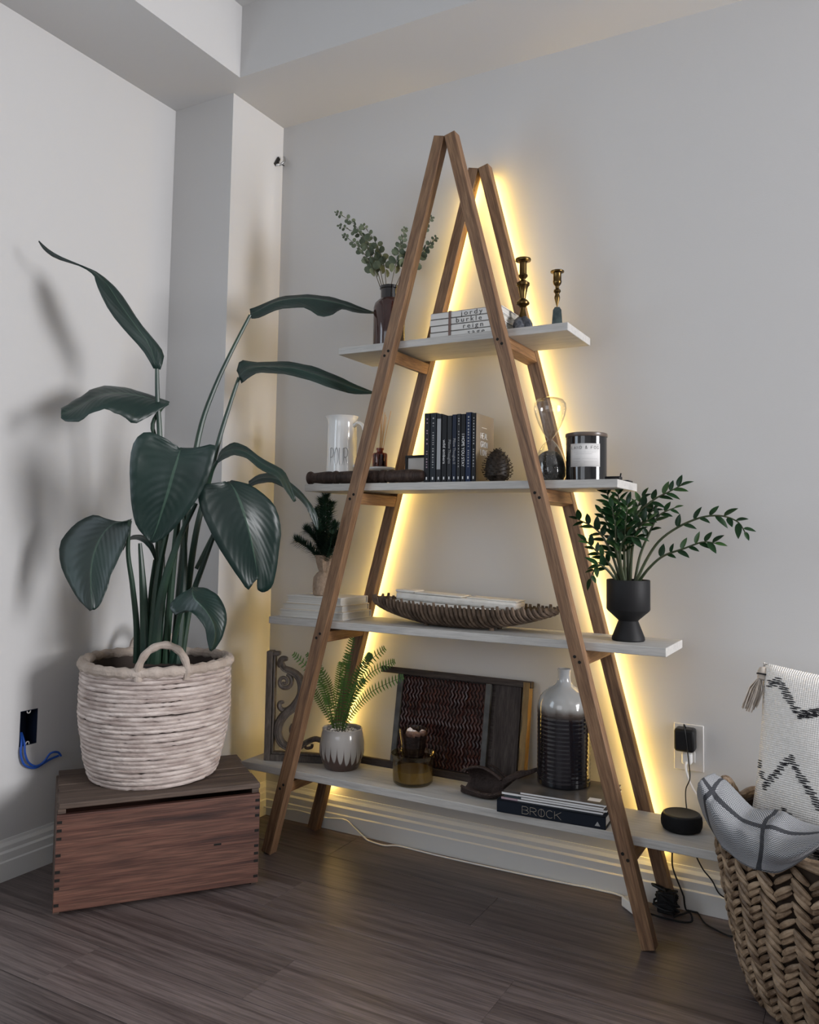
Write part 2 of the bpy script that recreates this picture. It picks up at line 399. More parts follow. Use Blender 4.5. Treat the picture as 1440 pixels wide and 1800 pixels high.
struct(MB().box(((XL+XC)/2, DC/2, ZS/2), (XC-XL, -DC, ZS)).build('wall_column', 'wall_paint', smooth=0), 'boxed-out wall corner column beside the shelf')
struct(MB().box(((XL+XR)/2, YR/2, ZC+.05), (XR-XL+.2, -YR+.2, .1)).build('ceiling', 'ceiling_paint', smooth=0))
sf = MB().prism([(XL, 0), (XL, YR), (XS, YR), (XS, YS), (XR, YS), (XR, 0)], ZS, ZC, 'xy')
struct(sf.build('ceiling_soffit', 'wall_paint', smooth=0), 'dropped plaster soffit running along both walls')

# windows (outside the picture, daylight comes from them; the rear one is added as fill)
def window(name, x, sgn, w):
    y0, y1, z0, z1 = w; o = bpy.data.objects.new(name, None); COL.objects.link(o); struct(o)
    fr = MB(); t = .05
    fr.box((x, (y0+y1)/2, z0+t/2), (.06, y1-y0, t)); fr.box((x, (y0+y1)/2, z1-t/2), (.06, y1-y0, t))
    fr.box((x, y0+t/2, (z0+z1)/2), (.06, t, z1-z0)); fr.box((x, y1-t/2, (z0+z1)/2), (.06, t, z1-z0))
    fr.build('window_frame', 'window_frame_white', o)
    MB().box((x+sgn*.02, (y0+y1)/2, (z0+z1)/2), (.006, y1-y0-.04, z1-z0-.04)).build('pane', 'window_glass', o)
window('window_1', XR+.03, 1, W1); window('window_2', XL-.05, -1, W2)
w3 = bpy.data.objects.new('added_fill_window', None); COL.objects.link(w3); struct(w3)  # unseen rear window, added to go with the frontal fill
fr = MB(); x0, x1, z0, z1 = W3
for c, d in ((((x0+x1)/2, YR-.04, z0+.025), (x1-x0, .06, .05)), (((x0+x1)/2, YR-.04, z1-.025), (x1-x0, .06, .05)), ((x0+.025, YR-.04, (z0+z1)/2), (.05, .06, z1-z0)), ((x1-.025, YR-.04, (z0+z1)/2), (.05, .06, z1-z0))): fr.box(c, d)
fr.build('window_frame', 'window_frame_white', w3)
MB().box(((x0+x1)/2, YR-.06, (z0+z1)/2), (x1-x0-.04, .006, z1-z0-.04)).build('pane', 'window_glass', w3)

# baseboards with a stepped profile
BP = [(0, 0), (.015, 0), (.015, .052), (.012, .056), (.012, .076), (.008, .082), (.008, .094), (.004, .104), (.003, .112), (0, .112)]
def baseboard(name, p0, p1, nrm):
    # profile swept from p0 to p1; nrm points into the room
    mb = MB(); n = len(BP)
    b = mb.add([(p0[0]+nrm[0]*a, p0[1]+nrm[1]*a, z) for a, z in BP]+[(p1[0]+nrm[0]*a, p1[1]+nrm[1]*a, z) for a, z in BP], [])
    for i in range(n): mb.f.append((i, (i+1) % n, n+(i+1) % n, n+i))
    mb.f.append(tuple(range(n))); mb.f.append(tuple(range(n, 2*n))[::-1])
    struct(mb.build(name, 'baseboard_paint', smooth=0))
baseboard('baseboard_back', (XC, 0), (XR, 0), (0, -1))
baseboard('baseboard_left', (XL, YR), (XL, DC), (1, 0))
baseboard('baseboard_column', (XL, DC), (XC+.015, DC), (0, -1))
baseboard('baseboard_column_side', (XC, DC-.015), (XC, 0), (1, 0))

# floor: dark laminate planks running along the back wall
fl = struct(MB().box(((XL+XR)/2, YR/2, -.03), (XR-XL, -YR, .05)).build('floor', 'floor_gap_glint', smooth=0))
PW = .1855; seam = -.761+PW*5; pk = {}
JO = {5: .0912, 6: -.342, 2: .3695, 4: .565, 1: -.2, 3: -.15}
row = 0
while seam > YR:
    y1 = min(seam, 0.0); y0 = max(seam-PW, YR)
    off = JO.get(row, (row*.473) % 1.22-.6)
    x = off-1.22*3
    while x < XR:
        a, c = max(x, XL), min(x+1.22, XR); x += 1.22
        if c-a < .02 or y1-y0 < .01: continue
        key = (round(c-a, 3), round(y1-y0, 3))
        if key not in pk: pk[key] = MB().box((0, 0, -.004), (c-a-.0006, y1-y0-.0018, .008)).mesh('plank', 0)
        p = link('plank', pk[key], 'floor_wood', fl, ((a+c)/2, (y0+y1)/2, 0), bevel=.0007)
    seam -= PW; row += 1

# ------------------------------------------------------------------ A-frame ladder shelf
XA, YF, YB, TH, ZA, LW, LT = .2148, -.2972, -.0575, math.radians(14.718), 2.155, .0345, .0335
s_, c_ = math.sin(TH), math.cos(TH); LL = ZA/c_
SH = [(-.1624, .5798, 1.571), (-.2796, .7144, 1.1453), (-.4073, .8347, .7232), (-.5035, .955, .2551)]
ST = .0224
lad = thing('ladder_shelf', 'tall A-frame ladder shelf with brown legs and four whitewashed boards', 'shelf', (XA, (YF+YB)/2, 0))
lo = Vector(lad.location)
leg_mesh = MB().box((0, 0, 0), (LW, LT, LL)).mesh('leg', 0)
hole = MB().lathe([(.0042, 0), (.0042, .0012)], 12, m=Matrix.Rotation(PI/2, 3, 'X')).mesh('screw', 0)
def legpt(side, k, across, y):       # point on a leg: k down from the top, across from the inner edge
    return Vector((XA+side*(c_*across+s_*k), y, ZA+s_*across-c_*k))
for y in (YF, YB):
    for side in (1, -1):
        c = legpt(side, LL/2, LW/2, y+LT/2)
        lg = link('leg', leg_mesh, 'leg_wood', lad, c-lo, (0, -side*TH, 0), bevel=.0015)
        lg.modifiers['edge'].segments = 2
        if y == YF:
            for (x0, x1, z) in SH:
                k = (ZA-(z-ST-.022))/c_
                for dk, da in ((-.006, .012), (.010, .021)):
                    link('screw', hole, 'black_hole', lg, (0, 0, 0))
                    sc = bpy.data.objects[lg.children[-1].name]
                    sc.location = (side*(da-LW/2), -LT/2+.0002, LL/2-(k+dk))
rung_mesh = MB().box((0, 0, 0), (LW*.94, YB-YF-LT-.001, LW)).mesh('rung', 0)
for (x0, x1, z) in SH:
    for side in (1, -1):
        zc = z-ST-LW/2*c_-LW*.94/2*s_-.0006
        k = (ZA-zc)/c_+LW/2*s_/c_
        c = legpt(side, k, LW/2, 0); c.y = (YF+LT+YB)/2
        link('rung', rung_mesh, 'rung_wood', lad, Vector((c.x, c.y, zc))-lo, (0, -side*TH, 0), bevel=.0012)
    d = YB-(YF+LT)-.001
    MB().box((0, 0, 0), (x1-x0, d, ST)).build('shelf_board', 'shelf_wood', lad, Vector(((x0+x1)/2, YF+LT+d/2+.0005, z-ST/2))-lo, bevel=.0018, smooth=0)
for y in (YF+LT/2, YB+LT/2):
    h = MB().tube([(-.006, 0, .0), (0, 0, -.004), (.006, 0, 0)], .0022, 8)
    h.build('hinge', 'dark_metal', lad, Vector((XA, y, ZA+.004))-lo)

# warm light strips along the backs of the rear legs
led = thing('led_strip', 'warm yellow light strip glowing behind the rear legs of the ladder shelf', 'light strip', (XA, YB+LT, 0))
for side in (1, -1):
    a = legpt(side, .03, LW/2, YB+LT+.0052); b2 = legpt(side, LL-.13, LW/2, YB+LT+.0052)
    ol = Vector(led.location)
    MB().tube([a-ol, b2-ol], .0045, 8).build('strip', 'led_glow', led)
    MB().tube([a-ol+Vector((0, -.0042, 0)), b2-ol+Vector((0, -.0042, 0))], .005, 4, flat=.1).build('tape', 'white_plastic', led)

# ------------------------------------------------------------------ lettering
def arc(cx, cy, rx, ry, a0, a1, n=9): return [(cx+rx*math.cos(math.radians(a0+(a1-a0)*i/(n-1))), cy+ry*math.sin(math.radians(a0+(a1-a0)*i/(n-1)))) for i in range(n)]
FONT = {
 'A': [[(0, 0), (.5, 1), (1, 0)], [(.2, .38), (.8, .38)]], 'B': [[(0, 0), (0, 1)], [(0, 1)]+arc(.5, .76, .42, .24, 90, -90)+[(0, .52)], [(0, .52)]+arc(.5, .26, .5, .26, 90, -90)+[(0, 0)]],
 'C': [arc(.55, .5, .55, .5, 50, 310, 13)], 'D': [[(0, 0), (0, 1)]+arc(.3, .5, .7, .5, 90, -90, 11)+[(0, 0)]], 'E': [[(1, 0), (0, 0), (0, 1), (1, 1)], [(0, .52), (.8, .52)]],
 'F': [[(0, 0), (0, 1), (1, 1)], [(0, .52), (.8, .52)]], 'G': [arc(.52, .5, .52, .5, 50, 330, 13)+[(1, .45), (.6, .45)]], 'H': [[(0, 0), (0, 1)], [(1, 0), (1, 1)], [(0, .5), (1, .5)]],
 'I': [[(.5, 0), (.5, 1)]], 'K': [[(0, 0), (0, 1)], [(1, 1), (0, .45)], [(.25, .6), (1, 0)]], 'L': [[(0, 1), (0, 0), (.9, 0)]], 'N': [[(0, 0), (0, 1), (1, 0), (1, 1)]],
 'O': [arc(.5, .5, .5, .5, 90, 450, 17)], 'P': [[(0, 0), (0, 1)], [(0, 1)]+arc(.45, .74, .5, .26, 90, -90)+[(0, .48)]], 'R': [[(0, 0), (0, 1)], [(0, 1)]+arc(.45, .74, .5, .26, 90, -90)+[(0, .48)], [(.4, .48), (1, 0)]],
 'S': [arc(.5, .75, .45, .25, 30, 270, 9)+arc(.5, .25, .45, .25, 90, -150, 9)], 'T': [[(0, 1), (1, 1)], [(.5, 1), (.5, 0)]], 'U': [[(0, 1), (0, .3)]+arc(.5, .3, .5, .3, 180, 360)+[(1, 1)]],
 'V': [[(0, 1), (.5, 0), (1, 1)]], 'W': [[(0, 1), (.25, 0), (.5, .8), (.75, 0), (1, 1)]], 'Y': [[(0, 1), (.5, .5), (1, 1)], [(.5, .5), (.5, 0)]],
 '&': [[(1, 0), (.2, .75)]+arc(.4, .8, .22, .2, 190, 0, 7)+[(.1, .35)]+arc(.4, .22, .35, .22, 170, 330, 7)+[(.95, .45)]], ' ': []}
def letter_lines(text, w, h, gap):
    out = []; x = 0
    for ch in text:
        ww = w*(.35 if ch == 'I' else .6 if ch == ' ' else 1)
        for st in FONT[ch]: out.append([(x+a*ww, b2*h) for a, b2 in st])
        x += ww+gap
    return out, x-gap
def lettering(text, w, h, gap, r, mat, parent, place, n=4):
    # place maps (u, v) of the lettering plane, centred, to a point
    L, tw = letter_lines(text, w, h, gap); mb = MB()
    for st in L: mb.tube([place(a-tw/2, b2-h/2) for a, b2 in st], r, n)
    return mb.build('lettering', mat, parent)
def text(body, size, mat, parent, loc, rot, wide=1.0, name='lettering', space=1.0):
    cu = bpy.data.curves.new(name, 'FONT'); cu.body = body; cu.size = size; cu.align_x = 'CENTER'; cu.align_y = 'CENTER'; cu.extrude = .0002
    cu.resolution_u = 3; cu.space_character = space
    tmp = bpy.data.objects.new(name, cu); COL.objects.link(tmp); dg = bpy.context.evaluated_depsgraph_get()
    me = bpy.data.meshes.new_from_object(tmp.evaluated_get(dg)); bpy.data.objects.remove(tmp)
    for v in me.vertices: v.co.x *= wide
    me.materials.clear(); return link(name, me, mat, parent, loc, rot)
Z1, Z2, Z3, Z4 = [q[2] for q in SH]

# ------------------------------------------------------------------ top board
bt = thing('amber_bottle', 'dark amber apothecary bottle with black neck holding eucalyptus on top board', 'bottle', (-.0405, -.16, Z1))
MB().lathe([(0, .001), (.049, .001), (.0505, .006), (.0505, .135), (.047, .150), (.038, .160), (.030, .166), (.030, .1662), (.026, .164), (.045, .145), (.0475, .132), (.0475, .008), (0, .005)], 40).build('body', 'amber_dark', bt)
MB().lathe([(.0285, .164), (.0285, .196), (.032, .198), (.032, .206), (.028, .208), (.0245, .206), (.0245, .164)], 32).build('neck', 'gloss_black', bt)

# eucalyptus sprigs
sprigs = [
 ([Vector((-0.0599, -0.1600, 1.7507)), Vector((-0.1045, -0.1650, 1.8818)), Vector((-0.1694, -0.1700, 1.9942)), Vector((-0.2411, -0.1750, 2.0489))], 'grey-green eucalyptus sprig reaching highest to the outside of the amber bottle'),
 ([Vector((-0.0587, -0.1550, 1.7518)), Vector((-0.0941, -0.1500, 1.8698)), Vector((-0.1482, -0.1500, 1.9574)), Vector((-0.2457, -0.1500, 2.0139))], 'eucalyptus sprig ending in a thin bare tip under the highest outer sprig'),
 ([Vector((-0.0581, -0.1700, 1.7478)), Vector((-0.0913, -0.1850, 1.8403)), Vector((-0.1392, -0.1900, 1.9092)), Vector((-0.1963, -0.1950, 1.9581))], 'lowest outward-leaning eucalyptus sprig in the amber bottle'),
 ([Vector((-0.0574, -0.1500, 1.7530)), Vector((-0.0763, -0.1400, 1.8608)), Vector((-0.1135, -0.1350, 1.9434)), Vector((-0.1665, -0.1300, 2.0092))], 'upright eucalyptus sprig at the inner side of the outer bunch'),
 ([Vector((-0.0400, -0.1650, 1.7468)), Vector((-0.0093, -0.1750, 1.8497)), Vector((0.0111, -0.1800, 1.9035)), Vector((0.0225, -0.1800, 1.9491))], 'short upright eucalyptus sprig just outside the front shelf leg'),
 ([Vector((-0.0375, -0.1550, 1.7491)), Vector((0.0236, -0.1500, 1.8707)), Vector((0.0673, -0.1500, 1.9371)), Vector((0.1008, -0.1500, 1.9824))], 'long eucalyptus sprig passing behind the front leg to its far side'),
 ([Vector((-0.0363, -0.1500, 1.7503)), Vector((0.0321, -0.1350, 1.8556)), Vector((0.0737, -0.1300, 1.8949)), Vector((0.1055, -0.1300, 1.9228))], 'lower eucalyptus sprig showing beyond the front leg'),
]
rng = random.Random(3)
for pts, lab in sprigs:
    P = spline(pts, 34); base = P[0]
    e = thing('eucalyptus_sprig', lab, 'plant', base, group='eucalyptus sprigs in the amber bottle')
    MB().tube([p-base for p in P], [.0016*(1-.6*i/33) for i in range(34)], 5).build('stem', 'eucalyptus_stem', e)
    mb = MB(); i = 8; k = 0
    while i < 34:
        t = i/33; sz = lerp(.0165, .0046, max(0, (t-.25)/.75)**.8)
        tan = (P[min(i+1, 33)]-P[max(i-1, 0)]).normalized()
        side = tan.cross(Vector((math.cos(k*1.9), math.sin(k*1.9)*.9, .25))).normalized()
        for sg in (1, -1):
            d = (side*sg+tan*.45+Vector((rng.uniform(-.25, .25), rng.uniform(-.3, .3), rng.uniform(-.2, .2)))).normalized()
            n = d.cross(tan+Vector((.2, -.6, .3))).normalized(); w = n.cross(d)
            c = P[i]-base+d*sz*1.15; ring = [c+d*(math.cos(a)*sz)+w*(math.sin(a)*sz*.82)+n*(.12*sz*math.cos(2*a)) for a in [2*PI*j/9 for j in range(9)]]
            b0 = mb.add([c+n*sz*.08]+ring, [(0, 1+j, 1+(j+1) % 9) for j in range(9)])
            mb.tube([P[i]-base, c-d*sz*.95], .0006, 3)
        i += max(1, int(round(2.2*(1-t*.35)))); k += 1
    mb.build('leaves', 'eucalyptus', e)['kind'] = 'stuff'

# four white-covered books with typed names, tied with a ribbon
BX0, BX1, BYF, BYB = .148, .376, -.238, -.098
for i, (nm, lab, tx) in enumerate((('sage', 'white book at the bottom of the tied stack, typed with the fourth name', .292), ('reign', 'white book second from the bottom of the tied stack', .282), ('burkle', 'white book second from the top of the tied stack', .268), ('jordy', 'topmost white book of the tied stack on the top board', .277))):
    bk = thing('book', lab, 'book', ((BX0+BX1)/2, (BYF+BYB)/2, Z1+i*.0195), group='white books tied with a ribbon')
    w, d, h = BX1-BX0, BYB-BYF, .0190; j = (.0, .0015, -.001, .0008)[i]
    cv = MB(); cv.box((j, 0, .001), (w, d, .002)); cv.box((j, 0, h-.001), (w, d, .002)); cv.box((j, -d/2+.0012, h/2), (w, .0024, h)); cv.build('cover', 'paper_white', bk, bevel=.0006)
    MB().box((j, .002, h/2), (w-.006, d-.010, h-.0042)).build('pages', 'page_edge', bk)
    text(nm, .0205, 'ink', bk, (tx-(BX0+BX1)/2+.006, -d/2-.0008, h/2), (PI/2, 0, 0), 1.15, space=1.4)
rb = MB(); rx = .213; zz0, zz1 = Z1, Z1+4*.0195
for pts in ([(BYF-.0022, zz0), (BYF-.0022, zz1+.0012)], [(BYF-.0022, zz1+.0012), (BYB+.003, zz1+.0012)], [(BYB+.003, zz1+.0012), (BYB+.003, zz0)]):
    (y0, a0), (y1, a1) = pts
    rb.box((rx, (y0+y1)/2, (a0+a1)/2), (.0075, max(abs(y1-y0), .0008), max(abs(a1-a0), .0008)))
tag(rb.build('ribbon', 'ribbon'), 'dark brown ribbon tied upright around the white book stack', 'ribbon')

def candlestick(label, loc, prof, stone):
    t = thing('candlestick', label, 'candlestick', loc, group='brass candlesticks on the top board')
    MB().lathe(prof, 28).build('stem', 'brass', t); stone(t); return t
px = 1/608
def rock(t):
    mb = MB()
    def wob(a, z): return 1+.22*math.sin(3*a+z*60)+.14*math.sin(5*a+1+z*90)
    mb.lathe([(0, 0), (.028, 0), (.031, .008), (.026, .02), (.027, .030), (.024, .042), (.014, .053), (0, .056)], 26, wob=wob)
    mb.build('stone_base', 'rock_dark', t)
H = .226
cs1 = [(0, .05)]+[(r*px, H-d*px) for r, d in ((8, 106), (7, 102), (5, 95), (4.5, 88), (7, 85), (11.5, 82), (11.8, 79), (9, 75), (5.2, 72), (6.5, 62), (9, 51), (11.5, 48), (11.8, 44), (8, 41), (4, 38), (4.5, 36), (7.5, 33), (8.5, 31), (8, 29), (6.3, 28), (6.3, 8), (9, 5), (13.5, 4), (14, 2), (13.5, 0), (6, .8), (5.2, 4), (5, 20))]+[(0, H-21*px)]
candlestick('taller brass candlestick with baluster stem on a rough dark stone base', (.414, -.17, Z1), cs1, rock)
def obelisk(t):
    mb = MB(); L = [(.0165, 0), (.0165, .002), (.0118, .066), (.0065, .076)]
    for q in L: pass
    rows = [[(sx2*r, sy2*r, z) for sx2, sy2 in ((-1, -1), (1, -1), (1, 1), (-1, 1))] for r, z in L]
    mb.add([p for r in rows for p in r], [(i*4+j, i*4+(j+1) % 4, (i+1)*4+(j+1) % 4, (i+1)*4+j) for i in range(3) for j in range(4)]+[(3, 2, 1, 0), (12, 13, 14, 15)])
    mb.build('stone_base', 'stone_green', t, bevel=.001, rot=(0, 0, .35))
H = .182
cs2 = [(0, .072)]+[(r*px, H-d*px) for r, d in ((5, 48), (4.5, 44), (3.6, 42), (4, 39.5), (6.2, 37), (6, 34), (3.2, 31), (3.4, 27), (6, 24), (7.4, 21), (7.6, 18), (7.2, 17), (7, 5), (8, 3.5), (11.5, 2.5), (12, 1), (11.5, 0), (6, .6), (5.6, 4), (5.4, 14))]+[(0, H-15*px)]
candlestick('shorter brass candlestick on a dark green square tapered stone', (.5105, -.15, Z1), cs2, obelisk)

# ------------------------------------------------------------------ second board
pt = thing('pitcher', 'white ceramic pitcher lettered POUR behind the wooden spindle', 'pitcher', (-.223, -.14, Z2))
def spout(a, z):
    d = math.cos(a-PI*1.02)
    return 1+(.16*max(0, d)**6*max(0, (z-.17)/.055))
MB().lathe([(0, .001), (.050, .001), (.0535, .004), (.053, .012), (.0505, .05), (.0485, .10), (.0485, .15), (.0475, .185), (.0455, .205), (.0475, .219), (.052, .226), (.0535, .228), (.051, .228), (.044, .215), (.042, .2), (.044, .15), (.046, .02), (0, .012)], 48, wob=spout).build('body', 'white_ceramic', pt)
MB().tube(spline([(.044, .0, .195), (.062, 0, .205), (.082, 0, .19), (.088, 0, .15), (.08, 0, .10), (.062, 0, .07), (.046, 0, .062)], 26), .0062, 10, flat=1.35).build('handle', 'white_ceramic', pt)
def on_pitcher(u, v):
    a = -PI/2+.38+u/.0495
    return Vector((.0494*math.cos(a), .0494*math.sin(a), .092+v))
lettering('POUR', .0125, .058, .0035, .0006, 'ink', pt, on_pitcher)

ps = thing('pedestal_dish', 'small white footed dish under the reed diffuser', 'dish', (-.074, -.14, Z2))
MB().lathe([(0, .0), (.026, .0), (.028, .003), (.018, .012), (.014, .028), (.018, .04), (.036, .046), (.044, .052), (.045, .057), (.042, .058), (.030, .055), (0, .053)], 40).build('dish', 'white_ceramic', ps)
rd = thing('reed_diffuser', 'small amber glass reed diffuser standing on a white dish', 'diffuser', (-.0775, -.14, Z2+.0555))
MB().lathe([(0, .0006), (.0225, .0006), (.0235, .003), (.0235, .044), (.021, .048), (.0105, .0495), (.0098, .051), (.0098, .0575), (.0122, .0585), (.0122, .064), (.0095, .064), (.0085, .052), (.021, .044), (.021, .004), (0, .003)], 32).build('body', 'amber_glass', rd)
MB().lathe([(0, .004), (.0205, .004), (.0205, .042), (0, .042)], 24).build('oil', 'amber_dark', rd)
rr = random.Random(5)
for i in range(7):
    a = i/6; x1 = lerp(-.004, .032, a)+rr.uniform(-.003, .003); y1 = rr.uniform(-.014, .014)
    MB().tube([(-.004+.001*i, 0, .01), (x1*.5, y1*.5, .1), (x1, y1, .178+rr.uniform(-.016, .012))], .0011, 5).build('reed', 'reed', rd)

sp = thing('spindle', 'dark turned wooden spindle lying along the front of the second board', 'spindle', (-.0825, -.222, Z2+.0222))
prof = [(0, 0), (.016, 0), (.0205, .003), (.0215, .008), (.019, .014), (.016, .018), (.0165, .03), (.019, .055), (.0205, .075), (.0195, .088), (.0165, .094), (.0165, .098), (.0205, .1), (.0215, .105), (.0205, .111), (.0175, .115), (.019, .125), (.02, .16), (.0205, .2), (.0205, .24), (.0195, .262), (.0165, .268), (.0205, .272), (.0215, .278), (.0205, .287), (.0165, .292), (.0175, .298), (.0205, .303), (.0215, .312), (.0185, .319), (.0175, .325), (.0195, .338), (.0205, .36), (.020, .385), (.0185, .405), (.0165, .414), (.012, .42), (0, .421)]
MB().lathe([(r, z-.2105) for r, z in prof], 28).build('turned_bar', 'spindle_wood', sp, rot=(0, PI/2, 0))

pf = thing('photo_frame', 'little black frame with a white card half hidden behind the dark books', 'frame', (.060, -.105, Z2))
fr = MB(); fr.box((0, 0, .0925), (.125, .010, .008)); fr.box((0, 0, .004), (.125, .010, .008)); fr.box((-.0585, 0, .048), (.008, .010, .09)); fr.box((.0585, 0, .048), (.008, .010, .09))
fr.build('frame', 'black_plastic', pf, bevel=.001)
MB().box((0, .002, .048), (.112, .003, .084)).build('card', 'paper_white', pf)

# row of slim dark books
BK = [ # spine left px edge handled as world x; width, height, cover, title
 (.1246, .1445, .2085, 'cover_black', None, 'first slim black book at the spindle end of the row'),
 (.1445, .1655, .2085, 'cover_ink', None, 'second slim black book in the row, lettered in spaced capitals'),
 (.1655, .1828, .2045, 'cover_grey', None, 'book with a pale silver spine panel in the dark row'),
 (.1828, .2008, .1985, 'cover_black', 'wild embers', 'slim black book titled wild embers in the dark row'),
 (.2008, .2170, .1975, 'cover_charcoal', 'Pillow Thoughts', 'slim charcoal book titled Pillow Thoughts'),
 (.2170, .2322, .2000, 'cover_navy', 'Pillow Thoughts II', 'slim navy book with the second Pillow Thoughts title'),
 (.2322, .2452, .2010, 'cover_charcoal', None, 'thin charcoal book beside the one lettered I HOPE YOU STAY'),
 (.2452, .2608, .2000, 'cover_black', 'I HOPE YOU STAY', 'slim black book with bold white title I HOPE YOU STAY'),
 (.2608, .2793, .2040, 'cover_blue', None, 'dark blue book second from the pinecone'),
 (.2793, .2941, .2010, 'cover_black', None, 'black book closing the row, its taupe cover reading HEAL GROW LOVE'),
]
for i, (xa, xb, h, cov, title, lab) in enumerate(BK):
    w = xb-xa-.0006; d = .128 if i == 9 else .118+.004*(i % 3)
    bk = thing('book', lab, 'book', ((xa+xb)/2, -.222+d/2, Z2), group='slim dark books on the second board')
    cv = MB(); cv.box((-w/2+.0008, 0, h/2), (.0016, d, h)); cv.box((0, -d/2+.0008, h/2), (w, .0016, h))
    if i != 9: cv.box((w/2-.0008, 0, h/2), (.0016, d, h))
    cv.build('cover', cov if cov != 'cover_grey' else 'cover_charcoal', bk, bevel=.0004)
    MB().box((0, .001, h/2), (w-.0034, d-.004, h-.005)).build('pages', 'page_edge_vertical', bk)
    yy = -d/2-.0004
    if cov == 'cover_grey': MB().box((0, yy, .115), (w*.72, .0006, .150)).build('spine_panel', 'cover_grey', bk)
    if title:
        n = len(title); bold = title.isupper()
        text(title, .0125 if bold else .0115, 'print_white' if i in (3, 7) else 'print_grey', bk, (0, yy-.0003, h*(.46 if not bold else .47)), (PI/2, PI/2, 0), {11: 1.25, 15: .95, 18: .9}.get(n, .78))
    elif cov != 'cover_grey':
        mb = MB(); q = random.Random(i); z = .045
        while z < h-.015:
            ln = q.uniform(.002, .005); mb.box((0, yy, z+ln/2), (w*.22, .0005, ln)); z += ln+q.uniform(.003, .006 if q.random() < .85 else .02)
        mb.build('spine_print', 'print_mauve' if i == 0 else 'print_grey', bk)
    mb = MB(); mb.box((0, yy, .014), (w*.22, .0005, .008)); mb.build('spine_emblem', 'print_white', bk)
    if i == 9:
        MB().box((w/2-.0008, 0, h/2), (.0016, d, h)).build('front_cover', 'cover_taupe', bk, bevel=.0004)
        for tx, z, ww in (('HEAL', .139, .0105), ('GROW', .114, .0105), ('LOVE', .090, .0105)):
            lettering(tx, ww, .0165, .0028, .0009, 'print_white', bk, lambda u, v, z=z: Vector((w/2+.0004, -.006+u, z+v)))
        MB().box((w/2+.0003, -.006, .163), (.0005, .036, .0012)).build('rule', 'print_white', bk)

pc = thing('pinecone', 'dark rounded pinecone in front of the taupe book cover', 'pinecone', (.352, -.2, Z2))
MB().lathe([(0, .002), (.02, .003), (.034, .018), (.036, .04), (.031, .066), (.018, .087), (0, .096)], 20).build('core', 'pinecone_scale', pc)
mb = MB(); NP = 150
for i in range(NP):
    t = (i+.5)/NP; a = i*2.39996; z = .008+t*.088
    r = [q for q in (.026, .034, .0375, .039, .0385, .037, .034, .030, .025, .018, .008)][min(10, int(t*11))]
    out = Vector((math.cos(a), math.sin(a), .25+.5*t)).normalized(); sd = Vector((-math.sin(a), math.cos(a), 0)); up = out.cross(sd)
    c = Vector((r*math.cos(a), r*math.sin(a), z)); s2 = .0062*(1-.35*t)
    mb.add([c-sd*s2*.7, c+sd*s2*.7, c+out*s2+sd*s2*.85-up*s2*.2, c+out*s2*1.5-up*s2*.1, c+out*s2-sd*s2*.85-up*s2*.2, c+out*s2*.8+up*s2*.7*-1], [(0, 1, 2, 3, 4), (0, 4, 5), (4, 3, 5), (3, 2, 5), (2, 1, 5)])
mb.build('scales', 'pinecone_scale', pc, smooth=0)['kind'] = 'stuff'

hg = thing('hourglass', 'clear blown-glass hourglass with black sand in its lower bulb', 'hourglass', (.4985, -.17, Z2))
HG = [(.030, .0), (.0385, .004), (.0445, .018), (.0455, .034), (.042, .058), (.034, .082), (.022, .104), (.010, .117), (.0055, .1215), (.010, .126), (.020, .139), (.033, .165), (.042, .190), (.0455, .207), (.044, .222), (.037, .233), (.024, .2385), (.010, .240), (0, .2402)]
HI = [(max(r-.0012, .0), z) for r, z in HG]
MB().lathe([(0, 0)]+HG, 40).build('glass', 'clear_glass', hg)
MB().lathe([(0, .004), (.028, .0045), (.0365, .007), (.0425, .018), (.0435, .034), (.040, .058), (.033, .074), (.02, .085), (0, .092)], 32).build('sand', 'black_sand', hg)

cd = thing('candle', 'large black glass candle with a white LAND & FOG label', 'candle', (.5995, -.158, Z2))
MB().lathe([(0, .001), (.052, .001), (.0555, .004), (.0555, .122), (0, .122)], 48).build('jar', 'gloss_black', cd)
MB().lathe([(0, .1225), (.0565, .1225), (.0575, .124), (.0575, .131), (.056, .133), (0, .133)], 48).build('lid', 'lid_taupe', cd)
def on_cd(u, v, r=.0560):
    a = -PI/2+.22+u/r
    return Vector((r*math.cos(a), r*math.sin(a), .070+v))
rows = [[on_cd(lerp(-.043, .043, j/14), v, .0558) for j in range(15)] for v in (-.0315, .0315)]
lb = MB().grid(rows).build('label_sticker', 'label_paper', cd, solid=.0004)
lettering('LAND & FOG', .0052, .0078, .0034, .00045, 'ink', cd, lambda u, v: on_cd(u, v+.0205, .0561))
mb = MB()
for v, u0, u1 in ((.008, -.030, .030), (.003, -.026, .020), (-.010, -.036, -.012), (-.010, -.006, .034), (-.018, -.036, -.012), (-.018, -.002, .034), (-.023, -.036, -.02)):
    mb.tube([on_cd(lerp(u0, u1, j/6), v, .0560) for j in range(7)], .0004, 3)
for st in ([(-.041, -.0295), (.041, -.0295)], [(-.041, .0295), (.041, .0295)]):
    mb.tube([on_cd(lerp(st[0][0], st[1][0], j/10), st[0][1], .0560) for j in range(11)], .00035, 3)
mb.build('fine_print', 'print_grey', cd)

tr = thing('wick_trimmer_tray', 'small flat black tray lying behind the black candle at the board end', 'tray', (.668, -.115, Z2))
MB().box((0, 0, .0025), (.085, .05, .005)).build('tray', 'black_plastic', tr, bevel=.0015)
MB().box((-.006, .0, .011), (.045, .03, .012)).build('case', 'black_plastic', tr, bevel=.003)
MB().tube([(.014, 0, .016), (.016, 0, .026)], .002, 8).build('lever', 'black_plastic', tr)

